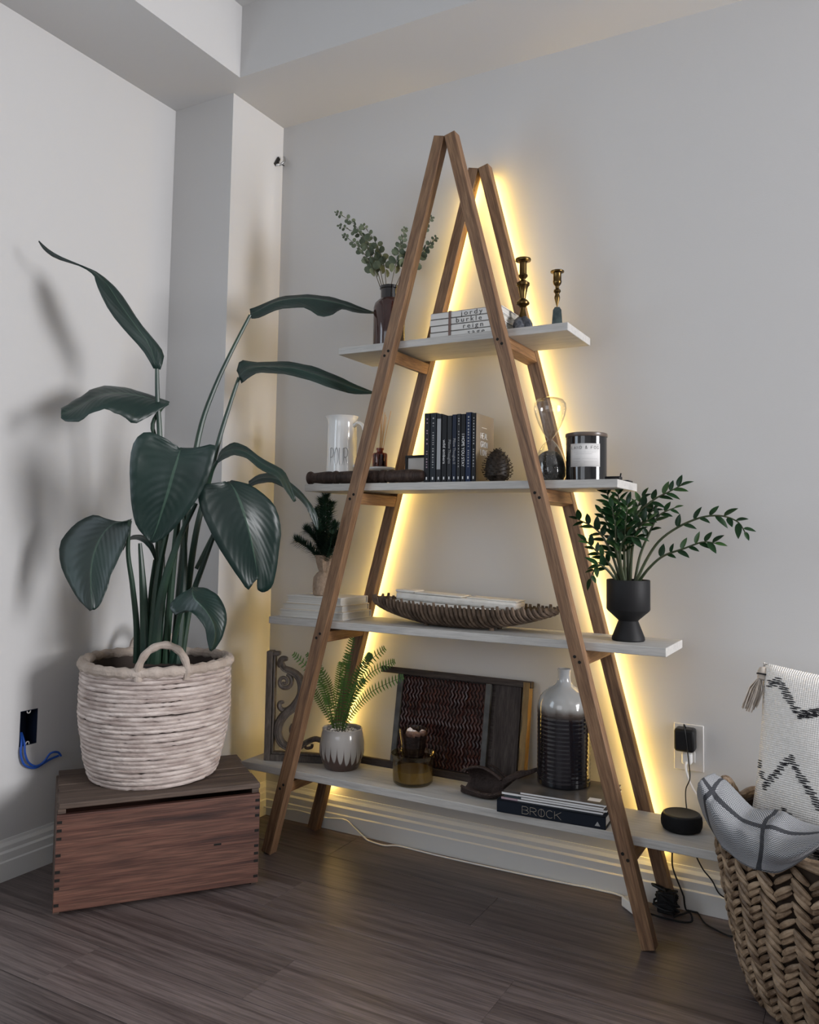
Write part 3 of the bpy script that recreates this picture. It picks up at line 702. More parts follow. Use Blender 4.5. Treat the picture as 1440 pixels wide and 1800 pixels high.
# ------------------------------------------------------------------ third board
def flat_book(label, x0, x1, y0, y1, z, h, cov, group, rz=0):
    bk = thing('book', label, 'book', ((x0+x1)/2, (y0+y1)/2, z), rz, group)
    w, d = x1-x0, y1-y0; cv = MB()
    cv.box((0, 0, .0012), (w, d, .0024)); cv.box((0, 0, h-.0012), (w, d, .0024)); cv.box((0, d/2-.0012, h/2), (w, .0024, h))
    cv.build('cover', cov, bk, bevel=.0006)
    MB().box((0, -.002, h/2), (w-.008, d-.008, h-.005)).build('pages', 'page_edge', bk)
    return bk
flat_book('bottom white hardback of the stack under the little pine tree', -.392, -.146, -.228, -.062, Z3, .0225, 'paper_white', 'hardbacks under the pine tree')
flat_book('cream hardback in the middle of the stack under the pine tree', -.384, -.152, -.224, -.066, Z3+.0226, .0215, 'cream_cover', 'hardbacks under the pine tree', .012)
flat_book('top white hardback of the stack under the little pine tree', -.372, -.158, -.220, -.066, Z3+.0442, .0235, 'paper_white', 'hardbacks under the pine tree', -.01)

ZT = Z3+.0678
pn = thing('tabletop_pine', 'small artificial pine tree with its base wrapped in burlap', 'tree', (-.270, -.155, ZT))
def sq(a, z): return 1+.10*abs(math.cos(2*a))
MB().lathe([(0, .0), (.031, .0), (.035, .003), (.036, .03), (.034, .058), (.024, .070), (.0165, .077), (.021, .088), (.026, .105), (.031, .130), (.028, .130), (.020, .10), (0, .095)], 26, wob=lambda a, z: sq(a, z)*(1+.10*math.sin(7*a+z*40)*(z > .06))).build('burlap_wrap', 'burlap', pn)
MB().tube([(.017*math.cos(2*PI*j/18), .017*math.sin(2*PI*j/18), .0765+.002*math.sin(3*j)) for j in range(18)], .002, 6, closed=True).build('twine_tie', 'twine', pn)
MB().tube(spline([(.012, -.014, .0765), (.004, -.034, .05), (-.012, -.037, .028), (-.018, -.037, .01)], 12), .0013, 5).build('twine_end', 'twine', pn)
MB().tube([(0, 0, .09), (.004, .002, .2), (.006, 0, .315)], [.006, .004, .002], 6).build('trunk', 'tree_bark', pn)
rq = random.Random(11)
BR = []
for pts, w in (([Vector((-0.2770, -0.1550, 0.8943)), Vector((-0.3197, -0.1700, 0.9377)), Vector((-0.3707, -0.1800, 0.9664))], .026), ([Vector((-0.2756, -0.1550, 0.9220)), Vector((-0.3038, -0.1650, 0.9713)), Vector((-0.3376, -0.1700, 1.0005))], .028), ([Vector((-0.2731, -0.1550, 0.9128)), Vector((-0.2852, -0.1550, 1.0236)), Vector((-0.2896, -0.1550, 1.0981))], .030),
               ([Vector((-0.2694, -0.1550, 0.9406)), Vector((-0.2618, -0.1500, 1.0277)), Vector((-0.2557, -0.1450, 1.0872))], .028), ([Vector((-0.2726, -0.1500, 0.9312)), Vector((-0.2519, -0.1400, 0.9908)), Vector((-0.2484, -0.1300, 1.0207))], .026), ([Vector((-0.2651, -0.1600, 0.9131)), Vector((-0.2238, -0.1700, 0.9546)), Vector((-0.1962, -0.1800, 0.9914))], .026), ([Vector((-0.2808, -0.1500, 0.9033)), Vector((-0.3157, -0.1300, 0.9956)), Vector((-0.3341, -0.1200, 1.0656))], .028), ([Vector((-0.2612, -0.1650, 0.8987)), Vector((-0.2275, -0.1900, 0.9473)), Vector((-0.2130, -0.2000, 0.9874))], .026), ([Vector((-0.2698, -0.1600, 0.9222)), Vector((-0.2753, -0.1800, 0.9773)), Vector((-0.2829, -0.1900, 1.0194))], .028), ([Vector((-0.2741, -0.1550, 0.9497)), Vector((-0.2678, -0.1650, 1.0513)), Vector((-0.2615, -0.1700, 1.1122))], .026)):
    P = [p-Vector(pn.location) for p in spline(pts, 20)]
    mb = MB(); mb.tube(P, .0018, 5)
    for i in range(2, 20):
        tan = (P[min(i+1, 19)]-P[i-1]).normalized()
        for k in range(60):
            a = rq.uniform(0, 2*PI); u = tan.orthogonal().normalized(); v = tan.cross(u)
            d = ((u*math.cos(a)+v*math.sin(a))*1.0+tan*.6).normalized(); L = 1.25*w*rq.uniform(.8, 1.25)*(1-.25*i/20)
            p = P[i]; s2 = d.cross(Vector((0, 0, 1))).normalized()*.0016
            mb.add([p-s2, p+s2, p+d*L], [(0, 1, 2)])
    o = mb.build('branch', 'pine_needle', pn, smooth=0); o['kind'] = 'stuff'

# long ribbed boat-shaped tray
TC = Vector((.222, -.155, Z3))
ty = thing('ribbed_tray', 'long dark brown boat-shaped tray made of curled ribs', 'tray', TC)
LX, LY = .302, .082
def hull(u, v):      # u along -1..1, v around 0 (front rim) .. 1 (back rim)
    e = max(0.0, 1-abs(u)**2.6)
    wy = LY*(e**.55); zb = .006+.058*abs(u)**2.2
    zr = .062+.010*abs(u)**1.5-.004*u
    a = PI*v
    return Vector((u*LX, -math.cos(a)*wy, zr-(zr-zb)*math.sin(a)**.7))
hm = MB().grid([[hull(lerp(-.99, .99, i/40), j/14) for j in range(15)] for i in range(41)])
hm.build('hull', 'tray_fibre', ty, solid=.005)
NR = 42
for side in (0, 1):
    for i in range(NR):
        u = lerp(-.95, .95, i/(NR-1)); P = []
        for k in range(7):
            v = lerp(-.02, .46, k/6); v2 = v if side == 0 else 1-v
            q = hull(max(-.985, min(.985, u+(.075*(k/6) if side == 0 else -.02*k/6))), max(0, min(1, v2)))
            n = Vector((0, -math.cos(PI*v2), -.5*math.sin(PI*v2))); n.normalize()
            q = q+n*.0035
            if k == 0: q.z += .007+.004*math.sin(i*2.3)
            q.z = max(q.z, .0045); P.append(q)
        MB().tube(P, [.0042, .0066, .0070, .0072, .0068, .006, .0040], 6).build('rib', 'tray_fibre', ty)
for x in (-.10, .11):
    for y in (-.03, .03): MB().lathe([(0, 0), (.008, 0), (.007, .008), (0, .009)], 10, c=(x, y, 0)).build('foot', 'tray_fibre', ty)
ln = thing('folded_linen', 'folded cream linen runner lying inside the ribbed tray', 'cloth', TC+Vector((-.005, .0, .040)), -.0)
for i, (x0, x1, z, h, dy, w) in enumerate(((-.205, .185, 0, .026, 0, .085), (-.20, .19, .0262, .022, .002, .080), (-.205, -.14, .0484, .008, .004, .07), (-.135, .02, .0484, .005, .0, .074), (.035, .19, .0484, .004, .003, .070))):
    MB().box(((x0+x1)/2, dy, z+h/2), (x1-x0, w, h)).build('fold', 'linen', ln, bevel=min(h*.45, .007), rot=(0, .03*(1 if i == 0 else 1), 0))

# zz plant in a black pedestal pot
zp = thing('pedestal_pot', 'matte black pedestal planter at the end of the third board', 'pot', (.7165, -.165, Z3))
MB().lathe([(0, .0), (.0405, .0), (.043, .003), (.042, .010), (.028, .046), (.0255, .052), (.029, .056), (.054, .078), (.0565, .082), (.0565, .158), (.0555, .160), (.052, .160), (.0515, .150), (0, .150)], 48).build('pot', 'black_matte', zp)
zz = thing('zz_plant', 'glossy dark green plant with arching leafy stems in the black pedestal pot', 'plant', (.7165, -.165, Z3+.150))
MB().lathe([(0, .004), (.030, .003), (.051, .0005)], 24).build('soil', 'soil', zz)
def leaf_mesh(nm, L, W, fold=.25, bend=.15):
    rows = []
    for i in range(7):
        t = i/6; w = W*math.sin(PI*t**.8)**.8 if 0 < t < 1 else .0002
        rows.append([Vector((t*L, s2*w, abs(s2)*w*fold-bend*L*t*t)) for s2 in (-1, 0, 1)])
    return MB().grid(rows).mesh(nm)
zl = [leaf_mesh('leaf', .040, .0095), leaf_mesh('leaf', .036, .0085, .3, .05), leaf_mesh('leaf', .043, .0088, .2, .22)]
zl2 = [leaf_mesh('leaf', .036, .008), leaf_mesh('leaf', .040, .0085, .3, .05)]
for q in zl: q.materials.append(M['zz_leaf'])
for q in zl2: q.materials.append(M['zz_leaf_light'])
Zs = [
 ([Vector((0.7366, -0.1650, 0.8762)), Vector((0.7646, -0.1700, 0.9357)), Vector((0.8010, -0.1750, 0.9886)), Vector((0.8524, -0.1800, 1.0261)), Vector((0.9086, -0.1800, 1.0499)), Vector((0.9565, -0.1800, 1.0530)), Vector((0.9939, -0.1800, 1.0376)), Vector((1.0108, -0.1800, 1.0095))], .42, 12),
 ([Vector((0.7437, -0.1700, 0.8768)), Vector((0.7750, -0.1900, 0.9143)), Vector((0.8134, -0.2000, 0.9480)), Vector((0.8640, -0.2050, 0.9682)), Vector((0.9132, -0.2100, 0.9865)), Vector((0.9443, -0.2100, 0.9843))], .40, 12),
 ([Vector((0.7323, -0.1600, 0.8758)), Vector((0.7462, -0.1550, 0.9499)), Vector((0.7735, -0.1500, 1.0182)), Vector((0.7958, -0.1500, 1.0560)), Vector((0.8367, -0.1500, 1.0755))], .42, 9),
 ([Vector((0.7173, -0.1600, 0.8752)), Vector((0.7118, -0.1500, 0.9869)), Vector((0.7349, -0.1450, 1.0559)), Vector((0.7789, -0.1400, 1.0971)), Vector((0.8160, -0.1400, 1.1165)), Vector((0.8495, -0.1400, 1.1342))], .40, 12),
 ([Vector((0.7019, -0.1650, 0.8747)), Vector((0.6882, -0.1650, 0.9865)), Vector((0.6743, -0.1650, 1.0628)), Vector((0.6572, -0.1650, 1.1214))], .28, 16),
 ([Vector((0.7108, -0.1700, 0.8753)), Vector((0.7073, -0.1800, 0.9868)), Vector((0.7011, -0.1850, 1.0547)), Vector((0.6935, -0.1850, 1.1169))], .26, 17),
 ([Vector((0.6986, -0.1700, 0.8748)), Vector((0.6739, -0.1800, 0.9559)), Vector((0.6381, -0.1850, 1.0131)), Vector((0.5829, -0.1900, 1.0432))], .36, 11),
 ([Vector((0.6969, -0.1750, 0.8750)), Vector((0.6763, -0.2000, 0.9231)), Vector((0.6486, -0.2100, 0.9526)), Vector((0.6160, -0.2150, 0.9851))], .34, 10),
 ([Vector((0.6924, -0.1750, 0.8748)), Vector((0.6686, -0.2050, 0.9110)), Vector((0.6470, -0.2150, 0.9195)), Vector((0.6302, -0.2200, 0.8830))], .35, 8),
 ([Vector((0.7099, -0.1550, 0.8746)), Vector((0.7154, -0.1400, 0.9870)), Vector((0.7252, -0.1300, 1.0563)), Vector((0.7454, -0.1250, 1.1072))], .30, 13),
 ([Vector((0.7215, -0.1650, 0.8756)), Vector((0.7301, -0.1750, 0.9647)), Vector((0.7464, -0.1800, 1.0175)), Vector((0.7771, -0.1850, 1.0446))], .40, 9),
 ([Vector((0.7103, -0.1800, 0.8758)), Vector((0.7048, -0.2050, 0.9495)), Vector((0.7224, -0.2150, 0.9945)), Vector((0.7560, -0.2200, 0.9951))], .40, 8),
 ([Vector((0.7021, -0.1600, 0.8745)), Vector((0.6749, -0.1500, 0.9709)), Vector((0.6566, -0.1400, 1.0246)), Vector((0.6330, -0.1350, 1.0636))], .3, 11),
 ([Vector((0.7090, -0.1750, 0.8755)), Vector((0.7142, -0.1950, 0.9720)), Vector((0.7198, -0.2050, 1.0318)), Vector((0.7271, -0.2100, 1.0839))], .24, 16),
 ([Vector((0.7043, -0.1800, 0.8755)), Vector((0.6945, -0.2000, 0.9641)), Vector((0.6941, -0.2100, 1.0240)), Vector((0.6864, -0.2150, 1.0763))], .26, 14),
 ([Vector((0.7087, -0.1500, 0.8744)), Vector((0.7190, -0.1300, 0.9717)), Vector((0.7410, -0.1200, 1.0335)), Vector((0.7733, -0.1150, 1.0722))], .35, 11),
]
rz_ = random.Random(21)
for pts, t0, nl in Zs:
    P = [p-Vector(zz.location) for p in spline(pts, 30)]
    st = MB().tube(P, [lerp(.0042, .0014, i/29) for i in range(30)], 7).build('stem', 'zz_stem', zz)
    for k in range(nl):
        t = lerp(t0, 1.0, k/(nl-1)); i = min(28, int(t*29)); p = P[i]; tan = (P[i+1]-P[max(0, i-1)]).normalized()
        sd = tan.cross(Vector((0, -1, .25))).normalized()*(1 if k % 2 else -1)
        if k == nl-1: d = tan
        else: d = (sd*.8+tan*.75+Vector((0, rz_.uniform(-.5, .3), rz_.uniform(-.05, .35)))).normalized()
        up = (Vector((0, -.6, .8))-d*Vector((0, -.6, .8)).dot(d)).normalized(); sdv = up.cross(d)
        me = rz_.choice(zl2) if rz_.random() < .22 else rz_.choice(zl)
        o = link('leaf', me, None, st); sc = rz_.uniform(.75, 1.05)*(1.0 if t < .9 else .85)
        o.matrix_local = Matrix.Translation(p) @ Matrix((d, sdv, up)).transposed().to_4x4() @ Matrix.Scale(sc, 4)

# ------------------------------------------------------------------ bottom board
CR = math.atan2(.070, .1833)
cb = thing('corbel', 'carved weathered wooden corbel with scrollwork at the column end of the bottom board', 'corbel', (-.452, -.205, Z4), CR)
def cz(X, Y): return Vector(((X-70)/3990, 0, (1545+(X-70)*.055-Y)/4132))
cbx = MB(); cbx.box((.010, 0, .175), (.020, .036, .350)); cbx.build('back_post', 'corbel_wood', cb, bevel=.002)
MB().box((.0245, 0, .180), (.006, .026, .318)).build('post_moulding', 'corbel_wood', cb, bevel=.002)
MB().box((.1080, 0, .0105), (.176, .036, .021)).build('base', 'corbel_wood', cb, bevel=.002)
MB().box((.1100, 0, .0240), (.172, .026, .006)).build('base_moulding', 'corbel_wood', cb, bevel=.002)
MB().box((.026, 0, .341), (.030, .030, .014)).build('top_cap', 'corbel_wood', cb, bevel=.004)
main = [cz(250, 250), cz(290, 340), cz(390, 385), cz(490, 460), cz(535, 580), cz(520, 720), cz(440, 850), cz(320, 950), cz(240, 1080), cz(232, 1220), cz(290, 1335), cz(400, 1395), cz(520, 1385), cz(620, 1320), cz(730, 1280), cz(830, 1310)]
P = spline(main, 70)
MB().tube(P, [.0088+.0065*math.sin(PI*min(1, i/60)) for i in range(70)], 10, flat=1.0, up=(0, 1, 0)).build('scroll', 'corbel_wood', cb)
for dy, off in ((-.0095, .006), (-.0105, -.005)):
    Q = []
    for i, p in enumerate(P):
        t = (P[min(i+1, 69)]-P[max(i-1, 0)]).normalized(); n = Vector((t.z, 0, -t.x)); Q.append(p+n*off+Vector((0, dy, 0)))
    MB().tube(Q[3:64], [.0022+.0018*math.sin(PI*i/60) for i in range(61)], 6).build('scroll_ridge', 'corbel_wood', cb)
c0 = cz(300, 520); SPI = []
for i in range(46):
    a = 1.25-i*.23; r = .0268*(1-i/50); SPI.append(c0+Vector((r*math.cos(a), -.004*(i/45), r*math.sin(a))))
MB().tube(SPI, [.0085-.0045*i/45 for i in range(46)], 8, up=(0, 1, 0)).build('volute', 'corbel_wood', cb)
MB().tube(spline([cz(300, 790), cz(250, 800), cz(240, 850), cz(290, 900), cz(380, 865), cz(450, 760)], 26), [.004+.005*math.sin(PI*i/25) for i in range(26)], 8, up=(0, 1, 0)).build('curl', 'corbel_wood', cb)
MB().tube(spline([cz(240, 330), cz(235, 280), cz(270, 220), cz(335, 215)], 16), [.006+.006*math.sin(PI*i/15) for i in range(16)], 8, up=(0, 1, 0)).build('leaf_tip', 'corbel_wood', cb)
MB().tube(spline([cz(640, 1330), cz(600, 1350), cz(610, 1400), cz(680, 1390), cz(690, 1350)], 18), .005, 8).build('curl', 'corbel_wood', cb)
MB().tube(spline([cz(430, 1090), cz(405, 1150), cz(425, 1210), cz(470, 1180), cz(480, 1120)], 18), .0075, 8).build('curl', 'corbel_wood', cb)

# fern in a drip-glazed pot
FP = Vector((-.190, -.152, Z4))
fp = thing('ceramic_pot', 'round grey and brown drip-glazed ceramic pot holding the fern', 'pot', FP)
MB().lathe([(0, .0), (.050, .0), (.054, .004), (.0665, .030), (.0715, .052), (.0705, .080), (.0655, .108), (.063, .118), (.0635, .123), (.061, .125), (.058, .122), (.059, .112), (0, .110)], 56).build('pot', 'drip_glaze', fp)
rp = random.Random(4); mb = MB()
for i in range(90):
    a = rp.uniform(0, 2*PI); r = .056*math.sqrt(rp.random()); s2 = rp.uniform(.003, .0055)
    c = Vector((r*math.cos(a), r*math.sin(a), .1125+s2*.3)); ps_ = [c+Vector((x*s2, y*s2*.8, z*s2*.7)) for x, y, z in ((1, 0, 0), (-1, 0, 0), (0, 1, 0), (0, -1, 0), (0, 0, 1), (0, 0, -1))]
    mb.add(ps_, [(0, 2, 4), (2, 1, 4), (1, 3, 4), (3, 0, 4), (2, 0, 5), (1, 2, 5), (3, 1, 5), (0, 3, 5)])
mb.build('pebbles', 'pebble', fp)['kind'] = 'stuff'
fn = thing('fern', 'feathery green fern with the strip light glowing behind its fronds', 'fern', FP+Vector((0, 0, .112)))
FR = [
 ([Vector((-0.2279, -0.1400, 0.3519)), Vector((-0.2455, -0.1500, 0.4412)), Vector((-0.2807, -0.1600, 0.5201)), Vector((-0.3696, -0.1750, 0.5959))], .020), ([Vector((-0.2201, -0.1450, 0.3539)), Vector((-0.2272, -0.1700, 0.4378)), Vector((-0.2485, -0.1800, 0.5084)), Vector((-0.2610, -0.1900, 0.5747))], .019),
 ([Vector((-0.2258, -0.1300, 0.3502)), Vector((-0.2509, -0.1200, 0.4536)), Vector((-0.2854, -0.1150, 0.5223)), Vector((-0.3642, -0.1100, 0.5886))], .018),
 ([Vector((-0.2181, -0.1350, 0.3522)), Vector((-0.2158, -0.1300, 0.4681)), Vector((-0.2031, -0.1200, 0.5672)), Vector((-0.1824, -0.1150, 0.6554))], .020), ([Vector((-0.2038, -0.1500, 0.3571)), Vector((-0.1833, -0.1650, 0.4509)), Vector((-0.1737, -0.1700, 0.5411)), Vector((-0.1595, -0.1750, 0.6137))], .020),
 ([Vector((-0.2127, -0.1300, 0.3519)), Vector((-0.1908, -0.1150, 0.4684)), Vector((-0.1602, -0.1050, 0.5512)), Vector((-0.0743, -0.0950, 0.6293))], .022), ([Vector((-0.2018, -0.1400, 0.3553)), Vector((-0.1615, -0.1400, 0.4668)), Vector((-0.0999, -0.1400, 0.5528)), Vector((-0.0121, -0.1400, 0.5995))], .020),
 ([Vector((-0.1908, -0.1500, 0.3587)), Vector((-0.1435, -0.1600, 0.4370)), Vector((-0.0730, -0.1650, 0.5068)), Vector((0.0360, -0.1700, 0.5616))], .021), ([Vector((-0.2160, -0.1250, 0.3504)), Vector((-0.1922, -0.1000, 0.4839)), Vector((-0.1528, -0.0900, 0.5679)), Vector((-0.1309, -0.0850, 0.6055))], .019),
 ([Vector((-0.2081, -0.1500, 0.3565)), Vector((-0.2058, -0.1700, 0.4492)), Vector((-0.1881, -0.1800, 0.5234)), Vector((-0.1778, -0.1850, 0.5869))], .019), ([Vector((-0.2191, -0.1400, 0.3531)), Vector((-0.2616, -0.1450, 0.4205)), Vector((-0.3046, -0.1500, 0.4799)), Vector((-0.3467, -0.1500, 0.5213))], .018), ([Vector((-0.1952, -0.1500, 0.3582)), Vector((-0.1682, -0.1550, 0.4421)), Vector((-0.1408, -0.1600, 0.4988)), Vector((-0.1049, -0.1650, 0.5384))], .018)]
for pts, wd_ in FR:
    P = [p-Vector(fn.location) for p in spline(pts, 32)]
    fo = MB().tube(P, [lerp(.0015, .0006, i/31) for i in range(32)], 4).build('frond', 'fern_stem', fn)
    mb = MB()
    for i in range(3, 32):
        t = i/31; L = wd_*math.sin(PI*min(1, .12+.88*(1-t)**.75))**.7*(1 if t > .25 else .5+2*t); tan = (P[min(i+1, 31)]-P[i-1]).normalized()
        sd = tan.cross(Vector((.15, -1, .2))).normalized()
        for sg in (1, -1):
            d = (sd*sg+tan*.35+Vector((0, -.1, -.12))).normalized(); p = P[i]; w = tan*.0023
            mb.add([p-w, p+w, p+d*L*.55+w*1.0, p+d*L, p+d*L*.55-w*1.1], [(0, 1, 2, 4), (4, 2, 3)])
    mb.build('leaflets', 'fern_green', fo, smooth=0)['kind'] = 'stuff'

# amber candle bowl with a dark votive on it
AC = Vector((.078, -.172, Z4))
ac = thing('candle_bowl', 'low amber glass candle bowl with a flared rim on the bottom board', 'candle', AC)
MB().lathe([(0, .001), (.054, .001), (.059, .006), (.0605, .02), (.061, .070), (.063, .078), (.0675, .086), (.0678, .088), (.066, .0885), (.061, .080), (.0585, .070), (.058, .012), (.050, .006), (0, .006)], 48).build('bowl', 'honey_glass', ac)
MB().lathe([(0, .0065), (.049, .0065), (.0574, .0125), (.0576, .042), (0, .042)], 40).build('wax', 'wax', ac)
MB().lathe([(0, .0745), (.0585, .0745), (.0595, .0765), (0, .0765)], 40).build('lid', 'smoke_glass', ac)
vo = thing('votive_cup', 'dark votive cup filled with pink salt chunks on the amber bowl', 'cup', AC+Vector((0, .0, .077)))
MB().lathe([(0, .0), (.029, .0), (.032, .003), (.036, .03), (.041, .062), (.0435, .080), (.0435, .083), (.041, .083), (.039, .070), (.034, .03), (.03, .006), (0, .005)], 40).build('cup', 'smoke_glass', vo)
MB().lathe([(0, .0055), (.0295, .0065), (.0335, .03), (.0372, .060), (0, .060)], 32).build('fill', 'rock_dark', vo)
rs = random.Random(8)
for i in range(11):
    a = i*2.4; r = .006+.022*((i*.37) % 1); s2 = rs.uniform(.009, .014)
    mb = MB(); c = Vector((r*math.cos(a), r*math.sin(a), .064+s2*.45)); mt = Matrix.Rotation(rs.uniform(0, 3), 3, (rs.random(), rs.random(), 1)).to_3x3()
    mb.box((0, 0, 0), (s2*1.5, s2*1.2, s2), mt); mb.build('salt_chunk', 'salt', vo, c, bevel=.002)

# leaning frame with a wavy rust panel
LFX0, LFX1 = -.185, .395; LFW = LFX1-LFX0
lf = thing('wavy_panel_frame', 'dark wooden frame with a wavy rust-red panel leaning against the wall', 'frame', ((LFX0+LFX1)/2, -.079, Z4))
LEAN = math.radians(-9.5)
def lfp(name, mat, x0, x1, z0, z1, y0, y1, bevel=.0015):
    o = MB().box(((x0+x1)/2-(LFX0+LFX1)/2, (y0+y1)/2, (z0+z1)/2), (x1-x0, y1-y0, z1-z0)).build(name, mat, lf, rot=(LEAN, 0, 0), bevel=bevel, smooth=0); return o
HF = .312
lfp('bottom_rail', 'frame_wood', LFX0, LFX1, .0, .022, 0, .022)
lfp('top_rail', 'frame_wood', LFX0+.06, LFX1, HF-.02, HF, 0, .022)
lfp('side_post', 'frame_grey', -.058, -.040, .022, HF-.02, -.002, .016)
lfp('side_post', 'frame_grey', .250, .268, .022, HF-.02, -.002, .016)
lfp('back_board', 'frame_wood', -.04, .30, .022, HF-.02, .012, .016)
bdp = MB().box((0, 0, 0), (.27, .012, .082)).build('side_board', 'frame_wood', lf, (0, 0, 0), (0, PI/2, 0), bevel=.001)
bdp.matrix_local = Matrix.Rotation(LEAN, 4, 'X') @ Matrix.Translation((.322-(LFX0+LFX1)/2, .012, .157)) @ Matrix.Rotation(PI/2, 4, 'Y')
eg = MB(); rows = []
for i in range(15):
    z = .004+(HF-.008)*i/14; wv_ = .002*math.sin(i*1.7)+.0015*math.sin(i*.9)
    rows.append([Vector((x, y, z)) for x, y in ((-.009+wv_, -.003), (.009+wv_*.4, -.004), (.010, .022), (-.010, .022))])
eg.grid(rows, closed=True); eg.f += [(0, 1, 2, 3), (56, 57, 58, 59)]
o = eg.build('live_edge', 'bark_edge', lf); o.matrix_local = Matrix.Rotation(LEAN, 4, 'X') @ Matrix.Translation((.382-(LFX0+LFX1)/2, 0, 0))
NW = 24
for j in range(NW):
    x = lerp(-.034, .246, j/(NW-1)); P = []
    ph = .6*math.sin(j*.5)
    for i in range(45):
        z = .026+(HF-.05)*i/44; P.append(Vector((x-(LFX0+LFX1)/2+.0036*math.sin(i/44*PI*22+ph), .0085+.001*math.sin(i*.5), z)))
    MB().tube(P, .0046, 6).build('wavy_slat', 'rust_panel', lf, rot=(LEAN, 0, 0))

# curled leathery ornament
lp = thing('leather_ornament', 'dark brown curled leathery ornament lying beside the magazines', 'ornament', (.305, -.168, Z4))
rows = []; tilt = Matrix.Rotation(math.radians(52), 3, 'X')
def lshell(u, a, k=1.0):
    ry = .043*math.sin(PI*(.17+.72*u))**.6*k; rzv = .036*math.sin(PI*(.17+.72*u))**.6*k
    p = Vector((lerp(-.060, .060, u)+.006*math.sin(a*2), ry*math.cos(a)*(1+.08*math.sin(5*u+a)), -rzv*math.sin(a)+.004*math.cos(a*1.5+u*3)))
    p = tilt @ p; p.z += .033; p.y -= .004; p.z = max(p.z, .0025+.002*math.sin(u*9)**2); return p
for i in range(19): rows.append([lshell(i/18, lerp(-.22*PI, 1.16*PI, j/20)) for j in range(21)])
MB().grid(rows).build('shell', 'leather', lp, solid=.004)
MB().tube([r[0] for r in rows], .0040, 7).build('rolled_rim', 'leather', lp)
MB().tube([r[-1]+Vector((0, 0, .002)) for r in rows], .0044, 7).build('rolled_rim', 'leather', lp)
MB().tube([lshell(.55+.3*math.sin(j*.2), lerp(-.1*PI, .5*PI, j/12), 1.06)+Vector((.01, .004, .006)) for j in range(13)], .0034, 6).build('fold', 'leather', lp)
MB().tube(spline([(.050, .004, .034), (.080, .012, .058), (.118, .034, .072), (.148, .054, .084)], 18), [.012, .0115, .011, .0105, .010, .0096, .0092, .0088, .0084, .008, .0076, .0072, .0068, .0064, .006, .0055, .005, .0045], 8, flat=.5).build('tail', 'leather', lp)
MB().tube(spline([(.052, .014, .030), (.088, .030, .068), (.125, .052, .073)], 12), .0045, 6).build('strap', 'leather', lp)

# BROCK book, magazines, stoneware bottle
BR_ = math.atan2(.016, .2914)
bb = thing('book', 'thick navy hardback lettered BROCK under the magazines', 'book', (.532, -.168, Z4), BR_)
w, d, h = .292, .200, .032
cv = MB(); cv.box((0, 0, .0015), (w, d, .003)); cv.box((0, 0, h-.0015), (w, d, .003)); cv.box((0, -d/2+.002, h/2), (w, .004, h)); cv.build('cover', 'cover_brock', bb, bevel=.001)
MB().box((0, .003, h/2), (w-.008, d-.010, h-.0065)).build('pages', 'page_edge', bb)
lettering('BROCK', .0175, .019, .0045, .00055, 'print_gold', bb, lambda u, v: Vector((-.022+u, -d/2-.0003, h/2+v)))
mb = MB(); mb.prism([(.118, .007), (.132, .007), (.125, .018)], -d/2-.0006, -d/2+.0005, 'xz'); mb.build('emblem', 'print_grey', bb)
mb = MB(); mb.tube([(-.0225, -d/2-.0003, h/2-.0095), (-.0225, -d/2-.0003, h/2+.0095)], .0005, 4); mb.build('lettering_bar', 'print_gold', bb)
z = Z4+h
for i, (dx, dy, rz2, th, cm, lab) in enumerate(((-.004, .010, .0, .0062, 'mag_pink', 'lowest magazine on the BROCK book, with a mauve spine end'), (.004, .012, .012, .0064, 'mag_dark', 'second magazine of the pile, with a dark spine end'), (-.002, .010, -.006, .0062, 'mag_white', 'third magazine of the pile, with a white spine end'), (.002, .013, .006, .0060, 'mag_cover', 'top magazine with a dark photographic cover under the stoneware bottle'))):
    mg = thing('magazine', lab, 'magazine', (.535+dx, -.168+dy, z), BR_+rz2, group='magazines under the stoneware bottle')
    w2, d2 = .272, .195
    MB().box((0, 0, th/2), (w2, d2, th-.0014)).build('pages', 'mag_white', mg)
    MB().box((0, 0, th-.0005), (w2+.001, d2+.001, .0008)).build('cover', 'mag_cover', mg)
    MB().box((-w2/2+.022, -d2/2+.0002, th/2), (.046, .0022, th-.0010)).build('spine_end', cm, mg)
    if i == 3: MB().box((w2/2-.035, -d2/2+.03, th+.0001), (.032, .026, .0004)).build('cover_label', 'label_paper', mg)
    z += th
vs = thing('stoneware_bottle', 'tall ribbed stoneware bottle fading from pale grey to black', 'vase', (.5255, -.118, z))
pf_ = []
for i in range(60):
    zz_ = .006+.19*i/59; pf_.append((.0735+.0004*math.sin(zz_*2*PI/.0112), zz_))
MB().lathe([(0, .0), (.068, .0), (.0725, .003)]+pf_+[(.0735, .205), (.0715, .222), (.066, .236), (.056, .248), (.042, .259), (.028, .267), (.0205, .275), (.0178, .285), (.0175, .305), (.0185, .309), (.0185, .313), (.0165, .314), (.0135, .311), (.0135, .28), (0, .275)], 64).build('bottle', 'stoneware', vs)

sk = thing('smart_speaker', 'round black fabric smart speaker at the end of the bottom board', 'speaker', (.848, -.150, Z4))
MB().lathe([(0, .0), (.040, .0), (.047, .004), (.0505, .012), (.0512, .022), (.0500, .033), (.047, .0385)], 56).build('fabric_body', 'black_fabric', sk)
MB().lathe([(.0472, .0382), (.046, .0405), (.042, .042), (.0405, .0415), (0, .0412)], 56).build('top_plate', 'black_plastic', sk)

